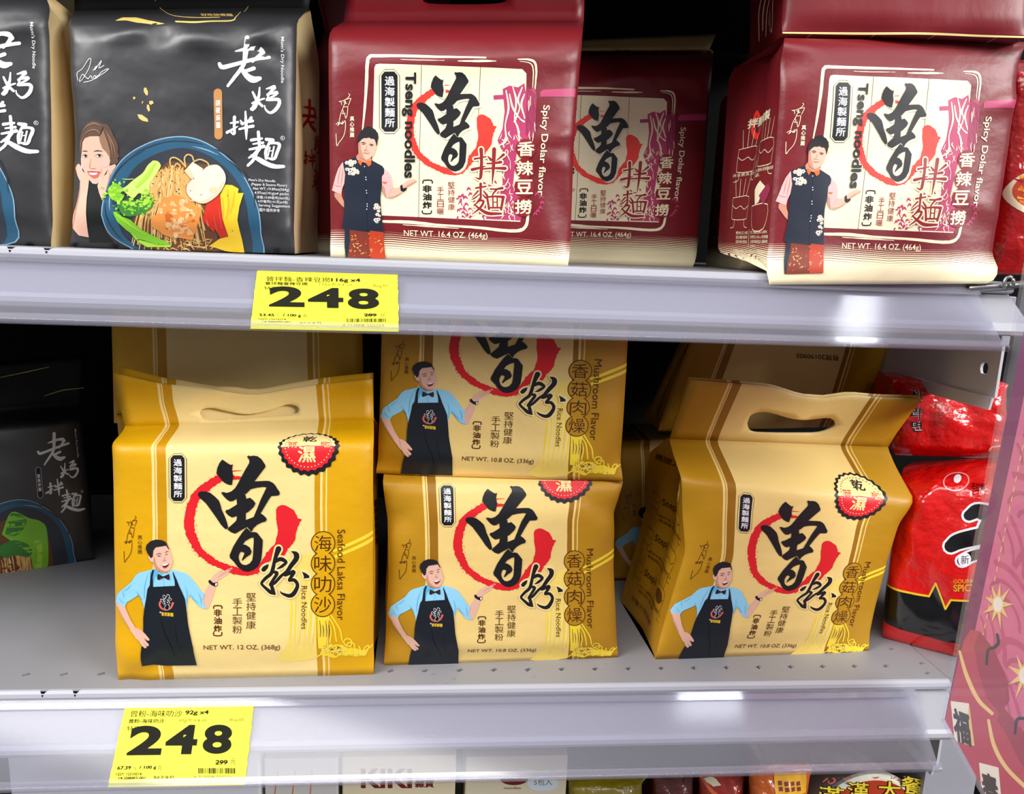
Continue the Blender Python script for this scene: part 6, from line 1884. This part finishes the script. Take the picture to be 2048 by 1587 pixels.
INK.update({'magenta_edge': (128, 14, 92), 'coral': (198, 62, 88), 'coral_dark': (170, 46, 76), 'scale_line': (198, 82, 120), 'sun': (250, 214, 130), 'sun_core': (255, 246, 226), 'gold_line': (252, 214, 140), 'blossom': (248, 224, 232), 'pink_deep': (206, 78, 122)})
a = Art(suv)
# magenta edge strip with a dashed gold line
L = 'printed_picture'
def yz(v):
    return np.stack([(ya - v[:, 0]) / (ya - yb), (v[:, 1] - za) / (zb - za)], 1)
a2 = Art(yz)
a2.poly(L, [(ya, za), (ya - .0125, za), (ya - .0125, zb), (ya, zb)], 'magenta_edge', 2)
for i in range(60):
    z = za + .10 + i * .0082
    a2.poly(L, [(ya - .0215, z), (ya - .0225, z), (ya - .0225, z + .0042), (ya - .0215, z + .0042)], 'sun', 3)
a.parts = a2.parts
# overlapping wave scales
for row in range(12):
    for c in range(7):
        cy = ya - .012 - (c + .5 * (row % 2)) * .062
        cz = za + .03 + row * .036
        for rr in (.036, .024, .012):
            keep = a.to_uv
            a.to_uv = yz
            n = [(cy + rr * math.cos(t), cz + rr * .9 * math.sin(t), .0045 if rr > .03 else .0028) for t in np.linspace(.1, math.pi - .1, 9)]
            n = [q for q in n if q[0] < ya - .0125]
            if len(n) > 2:
                a.stroke(L, n, 'scale_line' if rr < .03 else 'pink_deep', 1, per=2)
            a.to_uv = keep
# fire-crackers
def star(cx, cy, R0, k=9, rot=0.0):
    pts = []
    r = random.Random(int(cx))
    for i in range(2 * k):
        t = rot + math.pi * i / k
        q = R0 * r.uniform(.85, 1.15) if i % 2 == 0 else R0 * .36
        pts.append((cx + q * .62 * math.cos(t), cy + q * math.sin(t)))
    a.poly(L, pts, 'sun', 5)
    a.disc(L, cx, cy, R0 * .2, R0 * .32, 'sun_core', 6, 14)
star(1998, 1208, 48)
star(2050, 1350, 50)
a.poly(L, [(1943, 1258), (1962, 1262), (1990, 1300), (2016, 1362), (2020, 1400), (2008, 1412), (2048, 1460), (2075, 1500), (2075, 1640), (1950, 1640), (1888, 1480), (1892, 1440), (1918, 1320), (1930, 1280)], 'coral', 3)
a.poly(L, [(1960, 1262), (1990, 1300), (2016, 1362), (2020, 1400), (2000, 1425), (1975, 1395), (1958, 1340), (1950, 1290)], 'coral_dark', 4)
a.poly(L, [(2006, 1412), (2048, 1462), (2080, 1500), (2080, 1580), (2040, 1520), (2010, 1460), (1995, 1440)], 'coral_dark', 4)
a.stroke(L, [(1921, 1302, 5), (1935, 1350, 8), (1958, 1398, 8), (1986, 1426, 7)], 'gold_line', 5, per=5)
a.stroke(L, [(1979, 1440, 6), (1990, 1490, 8), (2015, 1535, 8), (2060, 1580, 8)], 'gold_line', 5, per=5)
a.stroke(L, [(1892, 1478, 5), (1908, 1515, 7), (1932, 1546, 7)], 'gold_line', 5, per=4)
a.stroke(L, [(1932, 1542, 6), (1940, 1570, 7), (1952, 1600, 7)], 'gold_line', 5, per=4)
a.stroke(L, [(1996, 1268, 5), (1998, 1285, 6), (1990, 1294, 6), (1978, 1300, 6), (1975, 1328, 5)], 'ink', 5, per=4)
a.stroke(L, [(2052, 1436, 6), (2036, 1438, 6), (2032, 1466, 5)], 'ink', 5, per=4)
a.poly(L, [(1903, 1401), (1940, 1406), (1951, 1491), (1911, 1481)], 'sun_core', 5)
a.poly(L, [(1940, 1406), (1951, 1491), (1930, 1487)], 'gold_line', 6)
a.poly(L, [(1960, 1524), (1999, 1534), (2005, 1600), (1966, 1590)], 'sun_core', 5)
a.text(L, '福', (1909, 1412, 1943, 1480), 'ink', 7, 'h', .04, slant=-6, tilt=14)
a.text(L, '春', (1966, 1540, 1999, 1596), 'ink', 7, 'h', .04, slant=-6, tilt=12)
print_on(a, sg, o, lift=2)

# ------------------------------------------------------------------ things on the shelf below
CARD = mat('cream_card', (226, 214, 178), .55)
def carton(name, px0, px1, ytop, Y, depth, m, label, art=None, tilt=0):
    a0, b0 = P(px0, ytop, Y), P(px1, ytop, Y)
    z1 = (a0[2] + b0[2]) / 2
    root = thing(name, label, 'box', ((a0[0] + b0[0]) / 2, Y + depth / 2, BASE_Z))
    MB().box((a0[0], Y, BASE_Z), (b0[0], Y + depth, z1)).build('carton', m, root, bevel=.0012)
    MB().box((a0[0] + .001, Y + depth * .5 - .0005, z1), (b0[0] - .001, Y + depth * .5 + .0005, z1 + .0004)).build('lid_seam', mat('seam', (150, 140, 116), .6), root)
    if art:
        g = Grid(np.linspace(0, 1, 5), np.linspace(0, 1, 3), np.array([[(a0[0] + (b0[0] - a0[0]) * u, Y, BASE_Z + (z1 - BASE_Z) * v) for u in np.linspace(0, 1, 5)] for v in np.linspace(0, 1, 3)]))
        ar = Art(lambda v: np.array([((P(x, y, Y)[0] - a0[0]) / (b0[0] - a0[0]), (P(x, y, Y)[2] - BASE_Z) / (z1 - BASE_Z)) for x, y in v]))
        art(ar)
        print_on(ar, g, root)
    return root
def kiki(a):
    a.text('lettering', 'KIKI', (722, 1536, 824, 1575), 'mouth', 2, 'h', .03)
    a.text('lettering', '雜貨', (830, 1556, 868, 1574), 'mouth', 2, 'h', .03)
carton('noodle_box', 684, 912, 1512, .02, .10, CARD, 'cream carton with brown capital letters under the lower rail', kiki)
INK['bubble'] = (214, 226, 236)
def five(a):
    a.disc('lettering', 1028, 1556, 28, 13, 'mouth', 2, 24, 0, 0, 0, math.pi)
    a.text('lettering', 'noodles', (1008, 1572, 1042, 1577), 'side_brown', 2)
    a.disc('lettering', 1086, 1566, 32, 15, 'bubble', 2, 24)
    a.poly('lettering', [(1062, 1560), (1052, 1566), (1066, 1574)], 'bubble', 2)
    a.text('lettering', '5包入', (1068, 1556, 1104, 1569), 'tag_grey', 3)
carton('noodle_box', 932, 1136, 1512, .024, .10, mat('pale_cream_card', (220, 210, 180), .55), 'pale cream carton with a brown bowl emblem and a white bubble', five)
def lines(a):
    for i in range(3):
        a.stroke('printed_lines', [(556 + i * 34, 1540, 1.5), (548 + i * 36, 1600, 2)], 'salmon_lo', 2, per=2)
carton('noodle_box', 528, 676, 1516, .022, .10, mat('grey_white_card', (208, 204, 200), .55), 'greyish white carton left of the one with brown capital letters', lines)
carton('noodle_box', 14, 518, 1506, .018, .12, mat('white_card', (226, 226, 232), .5), 'large plain white carton at the bottom left under the lower rail')

def pouch(label, rows, m, side, art=None, seed=1, name='noodle_pack'):
    b = Bag(rows, rows[-1][0], None, .006, .003, seed, .006)
    R = root_of(b, name, label, 'noodle pack')
    b.build(R, m, side)
    if art:
        a = Art(row_maps([(r[0], r[1], r[2]) for r in rows]))
        art(a)
        print_on(a, b.front, b.body, lift=3, gloss=True)
    return R
def down(v, xl, xr, Y, t):
    """row standing on the shelf below, under picture columns xl..xr"""
    return wrow(v, float(P(xl, 1560, Y)[0]), float(P(xr, 1560, Y)[0]), BASE_Z - CZ, Y, t)
OLIVE = glossy('olive_film', (142, 128, 22))
pouch('olive yellow pouch with a crimped top seam, right of the cartons under the rail', [down(0, 1142, 1284, .03, .05), (.6, (1142, 1640), (1284, 1640), .03, .03, .05), (.9, (1138, 1574), (1286, 1568), .034, .034, .03), (1.0, (1137, 1560), (1304, 1548), .040, .040, .003)], OLIVE, OLIVE, None, 31)
BRN = glossy('brown_red_film', (112, 34, 18))
def flame(a):
    a.poly('printed_picture', [(1405, 1554), (1420, 1550), (1432, 1556), (1440, 1566), (1424, 1568), (1412, 1560)], 'pale', 2)
    a.stroke('printed_picture', [(1402, 1552, 5), (1420, 1575, 7), (1440, 1588, 6)], 'bow', 2)
pouch('dark brown and red noodle pack between the olive pouch and the orange bag', [down(0, 1310, 1386, .05, .05), (.6, (1310, 1640), (1386, 1640), .05, .05, .05), (1.0, (1304, 1548), (1388, 1546), .06, .06, .01)], BRN, BRN, None, 32)
pouch('red noodle pack with a white flame mark, left of the orange bag', [down(0, 1406, 1484, .04, .06), (.6, (1406, 1640), (1484, 1640), .04, .04, .06), (1.0, (1398, 1545), (1490, 1543), .05, .05, .01)], glossy('red_orange_film', (170, 40, 16)), BRN, flame, 33)
def grid_art(a):
    for i in range(4):
        for j in range(2):
            a.poly('printed_picture', [(1554 + i * 12, 1560 + j * 9), (1562 + i * 12, 1559 + j * 9), (1562 + i * 12, 1566 + j * 9), (1554 + i * 12, 1567 + j * 9)], 'rust', 3)
    a.poly('printed_picture', [(1548, 1545), (1612, 1543), (1608, 1580), (1546, 1584)], 'yolk_lo', 2)
pouch('orange noodle bag with a yellow window pattern, left of the red lidded bowl', [down(0, 1508, 1600, .03, .05), (.6, (1508, 1650), (1602, 1650), .03, .03, .06), (1.0, (1498, 1540), (1624, 1536), .04, .04, .01)], glossy('orange_film', (196, 92, 14)), BRN, grid_art, 34)

# bowl lying on its side, lid to the front
c = P(1736, 1651, .035)
rad = 121 * .70 / FPX * 1.0
root = thing('instant_noodle_bowl', 'instant noodle bowl with a red printed lid facing out, bottom right', 'noodle bowl', (c[0], c[1] + .04, BASE_Z))
V, F = [], []
prof = [(0, .0), (rad * .97, .0), (rad * 1.03, .002), (rad * 1.03, .006), (rad * .98, .008), (rad * .72, .075), (0, .076)]
N = 48
for r_, d in prof:
    for k in range(N):
        t = 2 * math.pi * k / N
        V.append((c[0] + r_ * math.cos(t), c[1] + d, c[2] + r_ * math.sin(t)))
for i in range(len(prof) - 1):
    for k in range(N):
        F.append((i * N + k, i * N + (k + 1) % N, (i + 1) * N + (k + 1) % N, (i + 1) * N + k))
mesh_obj('bowl_body', V, F, mat('white_paper_bowl', (226, 222, 206), .5), root, smooth=False)
g = Grid(np.linspace(-1, 1, 9), np.linspace(-1, 1, 9), np.array([[(c[0] + rad * u, c[1], c[2] + rad * v) for u in np.linspace(-1, 1, 9)] for v in np.linspace(-1, 1, 9)]))
a = Art(lambda v: np.array([((P(x, y, c[1])[0] - c[0]) / rad, (P(x, y, c[1])[2] - c[2]) / rad) for x, y in v]))
keep = a.to_uv
a.to_uv = lambda v: v
a.disc('printed_lid', 0, 0, .93, .93, 'rust_light', 2, 48)
a.disc('printed_lid', 0, 0, .97, .97, 'pale', 1, 48)
a.to_uv = keep
for x, y in ((1660, 1556), (1690, 1548), (1750, 1545), (1800, 1550)):
    a.stroke('printed_lid', [(x - 14, y + 6, 2), (x, y - 4, 3), (x + 10, y + 4, 3), (x, y + 10, 2), (x - 4, y + 4, 2)], 'lip', 3, per=4)
for ch, (x, y, s, q) in zip('滿漢大餐', ((1630, 1568, 58, 6), (1694, 1562, 44, 2), (1756, 1560, 46, 2), (1802, 1548, 50, 10))):
    a.text('printed_lid', ch, (x - 2, y - 1, x + s + 2, y + 36), 'black', 4, 'h', .06, tilt=q)
    a.text('printed_lid', ch, (x, y, x + s, y + 35), 'yellow', 5, 'h', .01, tilt=q)
print_on(a, g, root)

# top deck of the fixture, just above the frame: keeps the ceiling light out of the upper bay
top = shelf('store_shelf', 1.35 + .29, -1.05, .456, 'shelf above the upper bags, out of the frame', [], [])
top['kind'] = 'structure'
